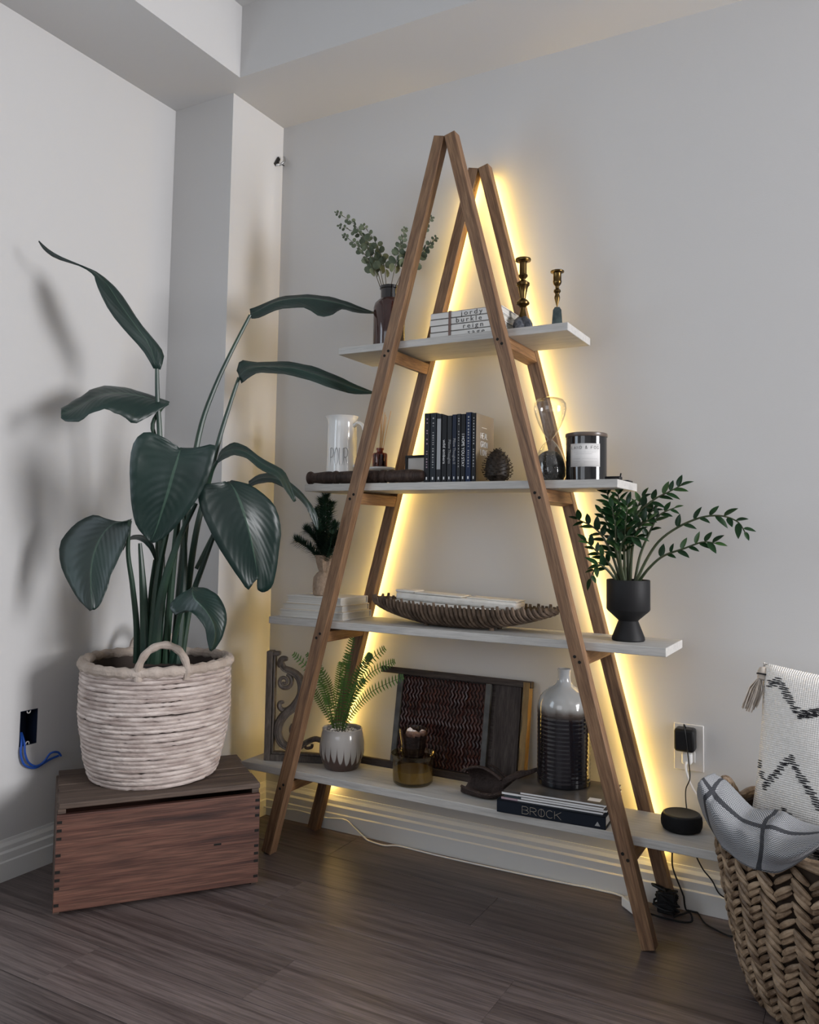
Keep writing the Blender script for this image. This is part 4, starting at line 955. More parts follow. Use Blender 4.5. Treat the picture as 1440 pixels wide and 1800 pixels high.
# ------------------------------------------------------------------ wooden crate
CA = Vector((-.566, -.9078, 0)); CRZ = math.radians(52.43); CW, CD, CH = .531, .335, .282
ct = thing('wooden_crate', 'old reddish wooden crate under the woven planter', 'crate', CA, CRZ)   # local x along the front, y to the back
def cpart(nm, mat, x0, x1, y0, y1, z0, z1, bv=.0015): return MB().box((0, 0, 0), (x1-x0, y1-y0, z1-z0)).build(nm, mat, ct, ((x0+x1)/2, (y0+y1)/2, (z0+z1)/2), bevel=bv, smooth=0)
fpn = cpart('front_panel', 'crate_front', 0, CW, 0, .016, .010, .254)
cpart('back_panel', 'crate_front', 0, CW, CD-.016, CD, .010, .265)
for x0, x1 in ((.0, .016), (CW-.016, CW)): cpart('end_panel', 'crate_top', x0, x1, .016, CD-.016, .0, .266)
cpart('bottom_board', 'crate_top', .016, CW-.016, .016, CD-.016, .010, .022)
cpart('cleat', 'crate_top', .002, .022, .010, CD-.005, .254, .2675); cpart('cleat', 'crate_top', CW-.022, CW-.002, .010, CD-.005, .254, .2675)
yb_ = .004
for i, pw in enumerate((.112, .062, .078, .076)):
    cpart('top_plank', 'crate_top', .004+(.002 if i % 2 else 0), CW-.003*(i % 3), yb_, yb_+pw-.003, .2675, CH-.0005*(i % 2), .002); yb_ += pw
cpart('hand_slot', 'black_hole', .405, .425, -.0012, .001, .126, .131, 0)
jn = MB().box((0, 0, 0), (.012, .002, .0075)).mesh('joint_mark', 0)
for k in range(11):
    z = .028+k*.0208
    if k % 2 == 0 or k in (3, 9):
        link('joint_mark', jn, 'black_hole', fpn, (-CW/2+.0075, -.0075, z-.132)); link('joint_mark', jn, 'black_hole', fpn, (CW/2-.0075, -.0075, z-.132))

# ------------------------------------------------------------------ woven planter
PC = Vector((-.580, -.566, CH)); PR0, PR1, PH = .170, .2075, .335
pl = thing('woven_planter', 'round whitewashed coiled-fibre planter basket standing on the crate', 'basket', PC)
def prad(z):
    t = z/PH; return lerp(PR0, PR1, min(1, (t*1.8))**.55 if t < .55 else 1.0)+.004*math.sin(t*3)
NCO = 26; rc = random.Random(9)
for i in range(NCO):
    z = .0075+(PH-.035)*i/(NCO-1); R0 = prad(z); ph = rc.uniform(0, 6); P = []; RR = []
    for j in range(120):
        a = 2*PI*j/120; q = noise.noise(Vector((math.cos(a)*2.2+i*3.1, math.sin(a)*2.2, i*.7)))
        P.append(Vector(((R0+.0022*q)*math.cos(a), (R0+.0022*q)*math.sin(a), z+.0022*math.sin(a*2+ph*.3)+.0016*q))); RR.append(.0064*(1+.18*noise.noise(Vector((math.cos(a)*6, math.sin(a)*6+i*5, 0))))*(.70 if rc.random() < .05 else 1))
    MB().tube(P, RR, 8, closed=True).build('coil', 'planter_fibre', pl)
MB().lathe([(0, .002), (.160, .002), (.163, .01), (.2, .2), (.2005, PH-.02), (.196, PH-.02), (.19, .2), (.15, .02), (0, .02)], 48).build('liner', 'planter_dark', pl)
P = []; RR = []
for j in range(90):
    a = 2*PI*j/90; P.append(Vector((PR1*math.cos(a), PR1*math.sin(a), PH-.012+.003*math.sin(a*2+1)))); RR.append(.0155*(1+.15*math.sin(a*30)+.08*noise.noise(Vector((math.cos(a)*9, math.sin(a)*9, 2)))))
MB().tube(P, RR, 10, closed=True).build('rim', 'planter_rim', pl)
for a0 in (math.radians(-40), math.radians(140)):
    hw = .30
    c1 = Vector((math.cos(a0-hw), math.sin(a0-hw), 0))*(PR1+.006); c2 = Vector((math.cos(a0+hw), math.sin(a0+hw), 0))*(PR1+.006); cm_ = Vector((math.cos(a0), math.sin(a0), 0))*PR1
    pts = [c1+Vector((0, 0, PH-.035)), c1+Vector((0, 0, PH+.005)), c1.lerp(cm_, .35)+Vector((0, 0, PH+.045)), cm_+Vector((0, 0, PH+.062)), c2.lerp(cm_, .35)+Vector((0, 0, PH+.045)), c2+Vector((0, 0, PH+.005)), c2+Vector((0, 0, PH-.035))]
    Q = spline(pts, 40)
    MB().tube(Q, [.0105*(1+.10*math.sin(i*1.3)) for i in range(40)], 9).build('handle', 'planter_rim', pl)

# ------------------------------------------------------------------ bird of paradise
bp = thing('bird_of_paradise', 'tall bird of paradise plant with broad dark leaves in the woven planter', 'plant', PC+Vector((0, 0, .0215)))
BO = Vector(bp.location)
MB().lathe([(0, .0), (.125, .0), (.15, .24), (.155, .262), (.150, .262), (.140, .235), (0, .235)], 32).build('nursery_pot', 'black_plastic', bp)
MB().lathe([(0, .250), (.08, .246), (.141, .237)], 24).build('soil', 'soil', bp)
def bstem(pts, r0=.011, r1=.0055): MB().tube([p-BO for p in spline(pts, 26)], [lerp(r0, r1, i/25) for i in range(26)], 8).build('stem', 'bop_stem', bp)
def broad(left, mid, right, bulge=.12, curl=0.0):
    n = 22; A, B, C2 = spline(left, n), spline(mid, n), spline(right, n); rows = []
    for i in range(n):
        a, m2, c = A[i]-BO, B[i]-BO, C2[i]-BO; wv_ = .02*math.sin(i*1.9)
        row = []
        nrm = (c-a).cross(B[min(i+1, n-1)]-B[max(i-1, 0)])
        nrm = nrm.normalized() if nrm.length > 1e-9 else Vector((0, -1, 0))
        for j in range(-5, 6):
            t = abs(j)/5; e = a if j < 0 else c
            p = m2.lerp(e, t); L = (e-m2).length
            p = p+nrm*(L*bulge*math.sin(PI*t)+L*wv_*t*t+L*curl*t*t); row.append(p)
        rows.append(row)
    return MB().grid(rows).build('leaf', 'bop_leaf', bp, solid=.0012)
# tall twisted leaf
broad([Vector((-0.5319, -0.6690, 1.4615)), Vector((-0.5522, -0.6956, 1.5132)), Vector((-0.5788, -0.7370, 1.5619)), Vector((-0.6072, -0.7805, 1.6241)), Vector((-0.6234, -0.8056, 1.6853)), Vector((-0.6410, -0.8063, 1.7171)), Vector((-0.6814, -0.8192, 1.7423)), Vector((-0.7380, -0.8522, 1.7623)), Vector((-0.7688, -0.8711, 1.7861)), Vector((-0.7826, -0.8806, 1.8101))],
      [Vector((-0.5232, -0.6642, 1.4616)), Vector((-0.5422, -0.6799, 1.5305)), Vector((-0.5654, -0.7079, 1.5787)), Vector((-0.6023, -0.7452, 1.6490)), Vector((-0.6261, -0.7678, 1.6961)), Vector((-0.6529, -0.7909, 1.7299)), Vector((-0.6814, -0.8194, 1.7455)), Vector((-0.7307, -0.8544, 1.7688)), Vector((-0.7615, -0.8732, 1.7909)), Vector((-0.7826, -0.8807, 1.8117))],
      [Vector((-0.5146, -0.6591, 1.4585)), Vector((-0.5199, -0.6430, 1.5091)), Vector((-0.5483, -0.6622, 1.5551)), Vector((-0.5832, -0.6976, 1.6150)), Vector((-0.6119, -0.7299, 1.6793)), Vector((-0.6521, -0.7673, 1.7265)), Vector((-0.6673, -0.8112, 1.7409)), Vector((-0.6997, -0.8477, 1.7563)), Vector((-0.7417, -0.8729, 1.7813)), Vector((-0.7811, -0.8800, 1.8134))], .10)
bstem([Vector((-0.5400, -0.5862, 0.6055)), Vector((-0.5367, -0.6050, 0.8800)), Vector((-0.5347, -0.6189, 1.0797)), Vector((-0.5344, -0.6325, 1.2626)), Vector((-0.5307, -0.6506, 1.3774)), Vector((-0.5232, -0.6642, 1.4616))])
# arching leaf to the left, seen edge-on
broad([Vector((-0.4961, -0.6412, 1.3566)), Vector((-0.5111, -0.6927, 1.3205)), Vector((-0.5267, -0.7337, 1.2933)), Vector((-0.5470, -0.7694, 1.3123)), Vector((-0.5640, -0.8027, 1.3247)), Vector((-0.5877, -0.8267, 1.3164)), Vector((-0.6141, -0.8509, 1.2894)), Vector((-0.6442, -0.8675, 1.2872)), Vector((-0.6591, -0.8765, 1.2963))],
      [Vector((-0.5079, -0.6255, 1.3663)), Vector((-0.5485, -0.6488, 1.3755)), Vector((-0.5771, -0.6768, 1.3832)), Vector((-0.6054, -0.7043, 1.3875)), Vector((-0.6299, -0.7406, 1.3835)), Vector((-0.6481, -0.7727, 1.3698)), Vector((-0.6605, -0.8119, 1.3420)), Vector((-0.6664, -0.8477, 1.3180)), Vector((-0.6674, -0.8706, 1.3086))],
      [Vector((-0.5152, -0.6185, 1.3711)), Vector((-0.5712, -0.6165, 1.3886)), Vector((-0.6263, -0.6255, 1.4047)), Vector((-0.6758, -0.6425, 1.4175)), Vector((-0.7156, -0.6764, 1.4200)), Vector((-0.7338, -0.7086, 1.4092)), Vector((-0.7345, -0.7415, 1.3837)), Vector((-0.7249, -0.7915, 1.3571)), Vector((-0.6842, -0.8584, 1.3272))], .10)
bstem([Vector((-0.5724, -0.5926, 0.6034)), Vector((-0.5635, -0.5969, 0.8788)), Vector((-0.5511, -0.6052, 1.0803)), Vector((-0.5544, -0.6183, 1.2312)), Vector((-0.5527, -0.6454, 1.2989)), Vector((-0.5286, -0.6357, 1.3492)), Vector((-0.5108, -0.6270, 1.3646))], .010, .004)
# big centre leaf hanging towards the room
broad([Vector((-0.3582, -0.7378, 1.2222)), Vector((-0.3779, -0.7734, 1.2439)), Vector((-0.4025, -0.8108, 1.2546)), Vector((-0.4245, -0.8320, 1.2212)), Vector((-0.4334, -0.8324, 1.1608)), Vector((-0.4410, -0.8207, 1.1011)), Vector((-0.4457, -0.8079, 1.0485)), Vector((-0.4436, -0.7918, 1.0031)), Vector((-0.4317, -0.7716, 0.9744)), Vector((-0.4198, -0.7641, 0.9624))],
      [Vector((-0.3575, -0.7255, 1.2156)), Vector((-0.3523, -0.7384, 1.1971)), Vector((-0.3521, -0.7476, 1.1686)), Vector((-0.3570, -0.7537, 1.1375)), Vector((-0.3656, -0.7560, 1.1038)), Vector((-0.3742, -0.7585, 1.0731)), Vector((-0.3879, -0.7578, 1.0394)), Vector((-0.4016, -0.7572, 1.0056)), Vector((-0.4153, -0.7570, 0.9778)), Vector((-0.4261, -0.7560, 0.9607))],
      [Vector((-0.3592, -0.7153, 1.2198)), Vector((-0.3208, -0.7053, 1.2194)), Vector((-0.2786, -0.6826, 1.2295)), Vector((-0.2724, -0.6878, 1.1915)), Vector((-0.2868, -0.6919, 1.1404)), Vector((-0.3093, -0.7005, 1.0876)), Vector((-0.3398, -0.7138, 1.0393)), Vector((-0.3743, -0.7296, 0.9940)), Vector((-0.4031, -0.7435, 0.9657)), Vector((-0.4235, -0.7543, 0.9577))], .07)
bstem([Vector((-0.5178, -0.5970, 0.6089)), Vector((-0.4741, -0.6253, 0.8504)), Vector((-0.4316, -0.6507, 1.0456)), Vector((-0.3891, -0.6824, 1.1715)), Vector((-0.3589, -0.7240, 1.2158))])
# big right leaf
broad([Vector((-0.2941, -0.6152, 1.1329)), Vector((-0.3137, -0.6484, 1.1248)), Vector((-0.3385, -0.6729, 1.1143)), Vector((-0.3309, -0.6765, 1.0670)), Vector((-0.3140, -0.6632, 1.0142)), Vector((-0.2960, -0.6372, 0.9552)), Vector((-0.2762, -0.6110, 0.9052)), Vector((-0.2587, -0.5867, 0.8641)), Vector((-0.2437, -0.5644, 0.8306)), Vector((-0.2360, -0.5501, 0.8509)), Vector((-0.2260, -0.5453, 0.8607))],
      [Vector((-0.2993, -0.5951, 1.1327)), Vector((-0.2769, -0.5985, 1.1145)), Vector((-0.2595, -0.5983, 1.0889)), Vector((-0.2470, -0.5950, 1.0604)), Vector((-0.2392, -0.5885, 1.0321)), Vector((-0.2315, -0.5816, 0.9975)), Vector((-0.2285, -0.5714, 0.9611)), Vector((-0.2267, -0.5623, 0.9294)), Vector((-0.2262, -0.5543, 0.9023)), Vector((-0.2271, -0.5471, 0.8766)), Vector((-0.2279, -0.5406, 0.8604))],
      [Vector((-0.2990, -0.5839, 1.1382)), Vector((-0.2583, -0.5604, 1.1277)), Vector((-0.2165, -0.5349, 1.0980)), Vector((-0.1890, -0.5167, 1.0583)), Vector((-0.1787, -0.5067, 1.0022)), Vector((-0.1871, -0.5014, 0.9457)), Vector((-0.1967, -0.4973, 0.8970)), Vector((-0.2045, -0.4984, 0.8532)), Vector((-0.2191, -0.5046, 0.8271)), Vector((-0.2330, -0.5176, 0.8223)), Vector((-0.2395, -0.5276, 0.8305))], .07)
bstem([Vector((-0.5065, -0.5444, 0.6032)), Vector((-0.4785, -0.5421, 0.7798)), Vector((-0.4255, -0.5451, 0.9071)), Vector((-0.3656, -0.5454, 1.0489)), Vector((-0.3027, -0.5912, 1.1313))], .010, .005)
# lower left bluish leaf
broad([Vector((-0.5382, -0.7222, 1.0240)), Vector((-0.5688, -0.7351, 1.0155)), Vector((-0.6088, -0.7488, 1.0229)), Vector((-0.6520, -0.7622, 1.0337)), Vector((-0.6941, -0.7847, 1.0070)), Vector((-0.7214, -0.8048, 0.9661)), Vector((-0.7154, -0.8178, 0.9087)), Vector((-0.6764, -0.8193, 0.8499)), Vector((-0.6326, -0.8163, 0.8002)), Vector((-0.5911, -0.8093, 0.7695))],
      [Vector((-0.5373, -0.7349, 1.0173)), Vector((-0.5621, -0.7450, 1.0137)), Vector((-0.5812, -0.7540, 1.0070)), Vector((-0.5972, -0.7649, 0.9875)), Vector((-0.6080, -0.7777, 0.9555)), Vector((-0.6108, -0.7889, 0.9176)), Vector((-0.6063, -0.7983, 0.8771)), Vector((-0.5963, -0.8047, 0.8371)), Vector((-0.5856, -0.8100, 0.8038)), Vector((-0.5757, -0.8148, 0.7739))],
      [Vector((-0.5368, -0.7232, 1.0176)), Vector((-0.5359, -0.7272, 1.0015)), Vector((-0.5372, -0.7331, 0.9791)), Vector((-0.5418, -0.7436, 0.9473)), Vector((-0.5484, -0.7559, 0.9093)), Vector((-0.5576, -0.7697, 0.8717)), Vector((-0.5584, -0.7791, 0.8376)), Vector((-0.5626, -0.7894, 0.8069)), Vector((-0.5691, -0.7980, 0.7823)), Vector((-0.5793, -0.8042, 0.7729))], .08)
bstem([Vector((-0.5901, -0.6371, 0.6075)), Vector((-0.5804, -0.6514, 0.7160)), Vector((-0.5651, -0.6860, 0.8329)), Vector((-0.5591, -0.7130, 0.9306)), Vector((-0.5392, -0.7293, 1.0206))], .010, .005)
# small leaf low in front
broad([Vector((-0.3540, -0.6720, 0.8356)), Vector((-0.3611, -0.7091, 0.8187)), Vector((-0.3697, -0.7348, 0.7924)), Vector((-0.3494, -0.7333, 0.7693)), Vector((-0.3216, -0.7245, 0.7824)), Vector((-0.2931, -0.7132, 0.7667)), Vector((-0.2738, -0.7001, 0.7353)), Vector((-0.2690, -0.6950, 0.7022)), Vector((-0.2642, -0.6903, 0.6765))],
      [Vector((-0.3557, -0.6617, 0.8381)), Vector((-0.3371, -0.6850, 0.8278)), Vector((-0.3177, -0.6958, 0.8110)), Vector((-0.2939, -0.6988, 0.7973)), Vector((-0.2747, -0.6923, 0.7768)), Vector((-0.2584, -0.6869, 0.7503)), Vector((-0.2501, -0.6860, 0.7237)), Vector((-0.2532, -0.6857, 0.6964)), Vector((-0.2616, -0.6888, 0.6751))],
      [Vector((-0.3573, -0.6511, 0.8375)), Vector((-0.3255, -0.6447, 0.8356)), Vector((-0.2941, -0.6376, 0.8212)), Vector((-0.2713, -0.6346, 0.7974)), Vector((-0.2556, -0.6346, 0.7613)), Vector((-0.2534, -0.6426, 0.7315)), Vector((-0.2551, -0.6530, 0.7049)), Vector((-0.2620, -0.6666, 0.6816)), Vector((-0.2672, -0.6802, 0.6721))], .10)
bstem([Vector((-0.5033, -0.5890, 0.6092)), Vector((-0.4547, -0.6163, 0.7214)), Vector((-0.3972, -0.6478, 0.8039)), Vector((-0.3579, -0.6593, 0.8364))], .008, .0045)
# two long leaves arching behind the ladder leg
broad([Vector((-0.3845, -0.4178, 1.6523)), Vector((-0.3534, -0.4121, 1.6537)), Vector((-0.3162, -0.3985, 1.6723)), Vector((-0.2700, -0.3736, 1.6837)), Vector((-0.2300, -0.3457, 1.6841)), Vector((-0.1932, -0.3120, 1.6612)), Vector((-0.1735, -0.2792, 1.6759)), Vector((-0.1594, -0.2501, 1.6977)), Vector((-0.1350, -0.2018, 1.6939)), Vector((-0.1063, -0.1519, 1.7009))],
      [Vector((-0.3939, -0.4127, 1.6672)), Vector((-0.3690, -0.3944, 1.6849)), Vector((-0.3345, -0.3713, 1.7083)), Vector((-0.2969, -0.3399, 1.7225)), Vector((-0.2590, -0.3079, 1.7298)), Vector((-0.2210, -0.2752, 1.7280)), Vector((-0.1918, -0.2414, 1.7239)), Vector((-0.1654, -0.2091, 1.7178)), Vector((-0.1381, -0.1704, 1.7112)), Vector((-0.1082, -0.1419, 1.7054))],
      [Vector((-0.4017, -0.4071, 1.6875)), Vector((-0.3831, -0.3752, 1.7060)), Vector((-0.3529, -0.3376, 1.7338)), Vector((-0.3161, -0.3009, 1.7480)), Vector((-0.2743, -0.2666, 1.7535)), Vector((-0.2323, -0.2316, 1.7518)), Vector((-0.1952, -0.2046, 1.7431)), Vector((-0.1661, -0.1819, 1.7322)), Vector((-0.1369, -0.1589, 1.7195)), Vector((-0.1092, -0.1369, 1.7086))], .10)
bstem([Vector((-0.5256, -0.5550, 0.6028)), Vector((-0.5166, -0.5466, 0.8621)), Vector((-0.5028, -0.5352, 1.1173)), Vector((-0.4870, -0.5171, 1.2992)), Vector((-0.4694, -0.4824, 1.4253)), Vector((-0.4352, -0.4493, 1.5435)), Vector((-0.3940, -0.4126, 1.6654))], .011, .005)
broad([Vector((-0.3761, -0.4660, 1.4405)), Vector((-0.3417, -0.4708, 1.4544)), Vector((-0.3173, -0.4640, 1.4675)), Vector((-0.2727, -0.4336, 1.4694)), Vector((-0.2281, -0.3854, 1.4639)), Vector((-0.1829, -0.3361, 1.4480)), Vector((-0.1423, -0.2779, 1.4316)), Vector((-0.1125, -0.2266, 1.4270)), Vector((-0.0810, -0.1865, 1.4329))],
      [Vector((-0.3951, -0.4552, 1.4613)), Vector((-0.3732, -0.4505, 1.4849)), Vector((-0.3399, -0.4270, 1.4952)), Vector((-0.2975, -0.3922, 1.4981)), Vector((-0.2518, -0.3550, 1.4941)), Vector((-0.2056, -0.3053, 1.4798)), Vector((-0.1586, -0.2547, 1.4598)), Vector((-0.1199, -0.2091, 1.4447)), Vector((-0.0815, -0.1756, 1.4365))],
      [Vector((-0.4141, -0.4447, 1.4858)), Vector((-0.4080, -0.4323, 1.5195)), Vector((-0.3685, -0.3931, 1.5182)), Vector((-0.3190, -0.3546, 1.5248)), Vector((-0.2723, -0.3111, 1.5219)), Vector((-0.2253, -0.2725, 1.5088)), Vector((-0.1718, -0.2294, 1.4832)), Vector((-0.1273, -0.1913, 1.4590)), Vector((-0.0835, -0.1655, 1.4400))], .10)
bstem([Vector((-0.5065, -0.5444, 0.6032)), Vector((-0.4925, -0.5409, 0.8125)), Vector((-0.4744, -0.5327, 0.9897)), Vector((-0.4547, -0.5098, 1.1352)), Vector((-0.4293, -0.4945, 1.2733)), Vector((-0.4109, -0.4699, 1.3865)), Vector((-0.3951, -0.4552, 1.4613))], .011, .005)
# two narrow leaves to the lower right
broad([Vector((-0.3885, -0.5460, 1.1922)), Vector((-0.3542, -0.5508, 1.2042)), Vector((-0.3242, -0.5462, 1.2136)), Vector((-0.2894, -0.5319, 1.2040)), Vector((-0.2530, -0.5033, 1.1690)), Vector((-0.2250, -0.4751, 1.1539)), Vector((-0.2149, -0.4436, 1.1157)), Vector((-0.2012, -0.4221, 1.0832))],
      [Vector((-0.3967, -0.5394, 1.1963)), Vector((-0.3768, -0.5359, 1.2213)), Vector((-0.3440, -0.5243, 1.2330)), Vector((-0.3121, -0.5058, 1.2236)), Vector((-0.2751, -0.4771, 1.1915)), Vector((-0.2378, -0.4487, 1.1660)), Vector((-0.2181, -0.4291, 1.1283)), Vector((-0.2013, -0.4164, 1.0834))],
      [Vector((-0.4036, -0.5321, 1.2005)), Vector((-0.3966, -0.5193, 1.2353)), Vector((-0.3671, -0.4988, 1.2567)), Vector((-0.3381, -0.4760, 1.2443)), Vector((-0.2943, -0.4489, 1.2079)), Vector((-0.2443, -0.4246, 1.1797)), Vector((-0.2212, -0.4146, 1.1410)), Vector((-0.1998, -0.4101, 1.0870))], .10)
bstem([Vector((-0.4512, -0.5135, 1.1349)), Vector((-0.4247, -0.5247, 1.1746)), Vector((-0.3953, -0.5387, 1.1980))], .007, .004)
broad([Vector((-0.3605, -0.4337, 1.1264)), Vector((-0.3218, -0.4359, 1.1377)), Vector((-0.2810, -0.4250, 1.1412)), Vector((-0.2486, -0.4057, 1.1249)), Vector((-0.2223, -0.3836, 1.1019)), Vector((-0.2019, -0.3645, 1.0752)), Vector((-0.1905, -0.3499, 1.0415)), Vector((-0.1791, -0.3350, 1.0042))],
      [Vector((-0.3684, -0.4273, 1.1355)), Vector((-0.3344, -0.4212, 1.1526)), Vector((-0.2966, -0.4061, 1.1564)), Vector((-0.2577, -0.3890, 1.1396)), Vector((-0.2252, -0.3689, 1.1129)), Vector((-0.2002, -0.3527, 1.0825)), Vector((-0.1844, -0.3411, 1.0452)), Vector((-0.1762, -0.3331, 1.0009))],
      [Vector((-0.3748, -0.4202, 1.1464)), Vector((-0.3488, -0.4017, 1.1681)), Vector((-0.3091, -0.3856, 1.1719)), Vector((-0.2639, -0.3702, 1.1495)), Vector((-0.2296, -0.3547, 1.1206)), Vector((-0.2016, -0.3423, 1.0864)), Vector((-0.1797, -0.3331, 1.0506)), Vector((-0.1731, -0.3317, 1.0043))], .10)
bstem([Vector((-0.4692, -0.5330, 0.8803)), Vector((-0.4362, -0.4892, 0.9992)), Vector((-0.4024, -0.4432, 1.0951)), Vector((-0.3669, -0.4265, 1.1355))], .006, .004)
# small folded leaf behind the centre leaf, and leaf sheaths at the base
broad([Vector((-0.6191, -0.6777, 0.9319)), Vector((-0.5963, -0.6787, 0.9621)), Vector((-0.5598, -0.6699, 0.9628)), Vector((-0.5372, -0.6557, 0.9403)), Vector((-0.5235, -0.6456, 0.9078))], [Vector((-0.6269, -0.6710, 0.9383)), Vector((-0.6061, -0.6617, 0.9685)), Vector((-0.5693, -0.6528, 0.9692)), Vector((-0.5390, -0.6455, 0.9434)), Vector((-0.5258, -0.6410, 0.9060))], [Vector((-0.6332, -0.6636, 0.9447)), Vector((-0.6186, -0.6463, 0.9750)), Vector((-0.5788, -0.6356, 0.9757)), Vector((-0.5408, -0.6354, 0.9499)), Vector((-0.5267, -0.6358, 0.9059))], .1)
bstem([Vector((-0.5659, -0.6121, 0.6065)), Vector((-0.5637, -0.6203, 0.7308)), Vector((-0.5486, -0.6309, 0.8310)), Vector((-0.5273, -0.6419, 0.9076))], .009, .004)
for pts in ([Vector((-0.5592, -0.6316, 0.6096)), Vector((-0.5520, -0.6496, 0.7503)), Vector((-0.5480, -0.6675, 0.8652)), Vector((-0.5522, -0.6766, 0.9548))], [Vector((-0.5286, -0.6262, 0.6117)), Vector((-0.4931, -0.6437, 0.8018)), Vector((-0.4390, -0.6475, 0.9490)), Vector((-0.3804, -0.6355, 1.0703))], [Vector((-0.5448, -0.6236, 0.6099)), Vector((-0.5297, -0.6327, 0.7666)), Vector((-0.5093, -0.6370, 0.8983)), Vector((-0.4801, -0.6396, 0.9969))], [Vector((-0.5036, -0.5660, 0.6062)), Vector((-0.4895, -0.5688, 0.7479)), Vector((-0.4781, -0.5737, 0.8978)), Vector((-0.4755, -0.5835, 1.0475))]):
    bstem(pts, .0165, .005)

# ------------------------------------------------------------------ big woven basket, throw and pillow
KC = Vector((1.238, -.300, 0))
bk_ = thing('woven_basket', 'large chunky herringbone-woven basket holding the pillow', 'basket', KC)
def krad(z): return .190+.082*min(1, z/.30)**.55
KH = .372
MB().lathe([(0, .004), (krad(0)-.012, .004)]+[(krad(z)-.0085, z) for z in [.01+.355*i/14 for i in range(15)]]+[(krad(.365)-.02, .365)]+[(krad(z)-.02, z) for z in [.365-.345*i/10 for i in range(11)]]+[(0, .02)], 60).build('inner_wall', 'basket_dark', bk_)
rb_ = random.Random(31); NROW, NCOL = 20, 24; dphi = 2*PI/NCOL; rest = MB()
def strand(i, sg):
    z0 = .004+.0172*i; P = []; R = []
    for k in range(7):
        t = k/6; a = sg*dphi*.50*t; z = z0-.004+.034*t-.006*t*t; rr = krad(max(z, 0))-.002+.0075*math.sin(PI*min(1, .12+.8*t))
        P.append(Vector((rr*math.cos(a), rr*math.sin(a), max(z, .006)))); R.append((.0036, .0056, .0066, .0068, .0066, .0056, .0036)[k])
    return MB().tube(P, R, 7, flat=.85)
for i in range(NROW):
    for sg in (1, -1):
        mb = strand(i, sg); me = mb.mesh('strand')
        for j in range(NCOL):
            a = j*dphi; deg = math.degrees(a) % 360
            if 160 <= deg <= 266:
                so = link('strand', me, 'basket_fibre', bk_, rot=(rb_.uniform(-.012, .012), rb_.uniform(-.012, .012), a+rb_.uniform(-.008, .008)))
            else:
                mt = Matrix.Rotation(a, 3, 'Z'); rest.add([mt @ Vector(v) for v in mb.v], mb.f)
rest.build('weave', 'basket_fibre', bk_)['kind'] = 'stuff'
for dz, ph in ((0, 0), (.010, 1.5)):
    MB().tube([Vector(((krad(.41)+.004*math.sin(j*.9+ph))*math.cos(2*PI*j/120), (krad(.41)+.004*math.sin(j*.9+ph))*math.sin(2*PI*j/120), KH-.006+dz+.003*math.cos(j*.9+ph))) for j in range(120)], .0085, 7, closed=True).build('rim', 'basket_fibre', bk_)
MB().tube([Vector((krad(0)*math.cos(2*PI*j/80)*1.0, krad(0)*math.sin(2*PI*j/80)*1.0, .009)) for j in range(80)], .0085, 7, closed=True).build('foot_ring', 'basket_fibre', bk_)
for a0 in (math.radians(172), math.radians(-8)):
    Q = []
    for k in range(9):
        t = k/8; a = a0+lerp(-.26, .26, t); Q.append(Vector((krad(.41)*math.cos(a), krad(.41)*math.sin(a), KH-.004+.055*math.sin(PI*t))))
    Q = spline(Q, 40)
    for ph in (0, 2*PI/3, 4*PI/3):
        MB().tube([q+Vector((.006*math.cos(i*.55+ph), .004*math.sin(i*.55+ph), .006*math.sin(i*.55+ph))) for i, q in enumerate(Q)], .0062, 7).build('handle_strand', 'basket_fibre', bk_)

# pillow
PWD, PHT, PTH = .46, .46, .075
PCN = Vector((1.252, -.205, .452))
pw = thing('pillow', 'cream woven pillow with black zigzag stitching standing in the basket', 'pillow', PCN)
pm_ = Matrix.Rotation(math.radians(5.0), 4, 'Y') @ Matrix.Rotation(math.radians(-11), 4, 'X') @ Matrix.Rotation(math.radians(-6), 4, 'Z')
pw.matrix_world = Matrix.Translation(PCN) @ pm_
def psurf(u, v, side=-1, lift=0):   # u, v in -1..1
    e = (1-abs(u)**2.6)*(1-abs(v)**2.6); th = PTH*max(e, 0)**.42
    k = 1-.05*(1-v*v)*abs(u)**4; k2 = 1-.05*(1-u*u)*abs(v)**4
    return Vector((u*PWD/2*k, side*(th+lift)+(.004*noise.noise(Vector((u*2.3, v*2.3, 1)))*e), v*PHT/2*k2))
fm = MB()
for side in (-1, 1): fm.grid([[psurf(lerp(-1, 1, j/36), lerp(-1, 1, i/36), side) for j in range(37)] for i in range(37)])
fm.build('cover', 'pillow_cloth', pw, smooth=60)
zig = MB(); rzg = random.Random(2)
def ptlocal(x, z): return (x/(PWD/2), z/(PHT/2))
def zigline(pts):
    for (x0, z0), (x1, z1) in zip(pts, pts[1:]):
        n = max(2, int(abs(x1-x0)/.0075))
        for k in range(n):
            t = k/n; x, z = lerp(x0, x1, t), lerp(z0, z1, t)
            for q in range(4):
                L = rzg.uniform(.010, .017); zz2 = z+(q-1.5)*.0048+rzg.uniform(-.001, .001); xx = x+rzg.uniform(-.004, .004)
                P = [psurf(*ptlocal(xx+L*(m3-.5), zz2), -1, .0006) for m3 in (0, .5, 1)]
                zig.tube(P, [.0009, .0017, .0009], 4)
zigline([(-.205, .180), (-.185, .190), (-.130, .120), (-.085, .135), (-.030, .175), (.010, .190), (.060, .125), (.12, .185), (.18, .13), (.215, .17)])
zigline([(-.215, -.010), (-.195, -.055), (-.140, .020), (-.070, -.070), (-.010, -.010), (.05, -.08), (.11, 0), (.17, -.07), (.215, -.01)])
zigline([(-.21, -.17), (-.14, -.10), (-.06, -.18), (.02, -.11), (.10, -.18), (.20, -.11)])
zig.build('zigzag_stitching', 'yarn_black', pw, smooth=0)['kind'] = 'stuff'
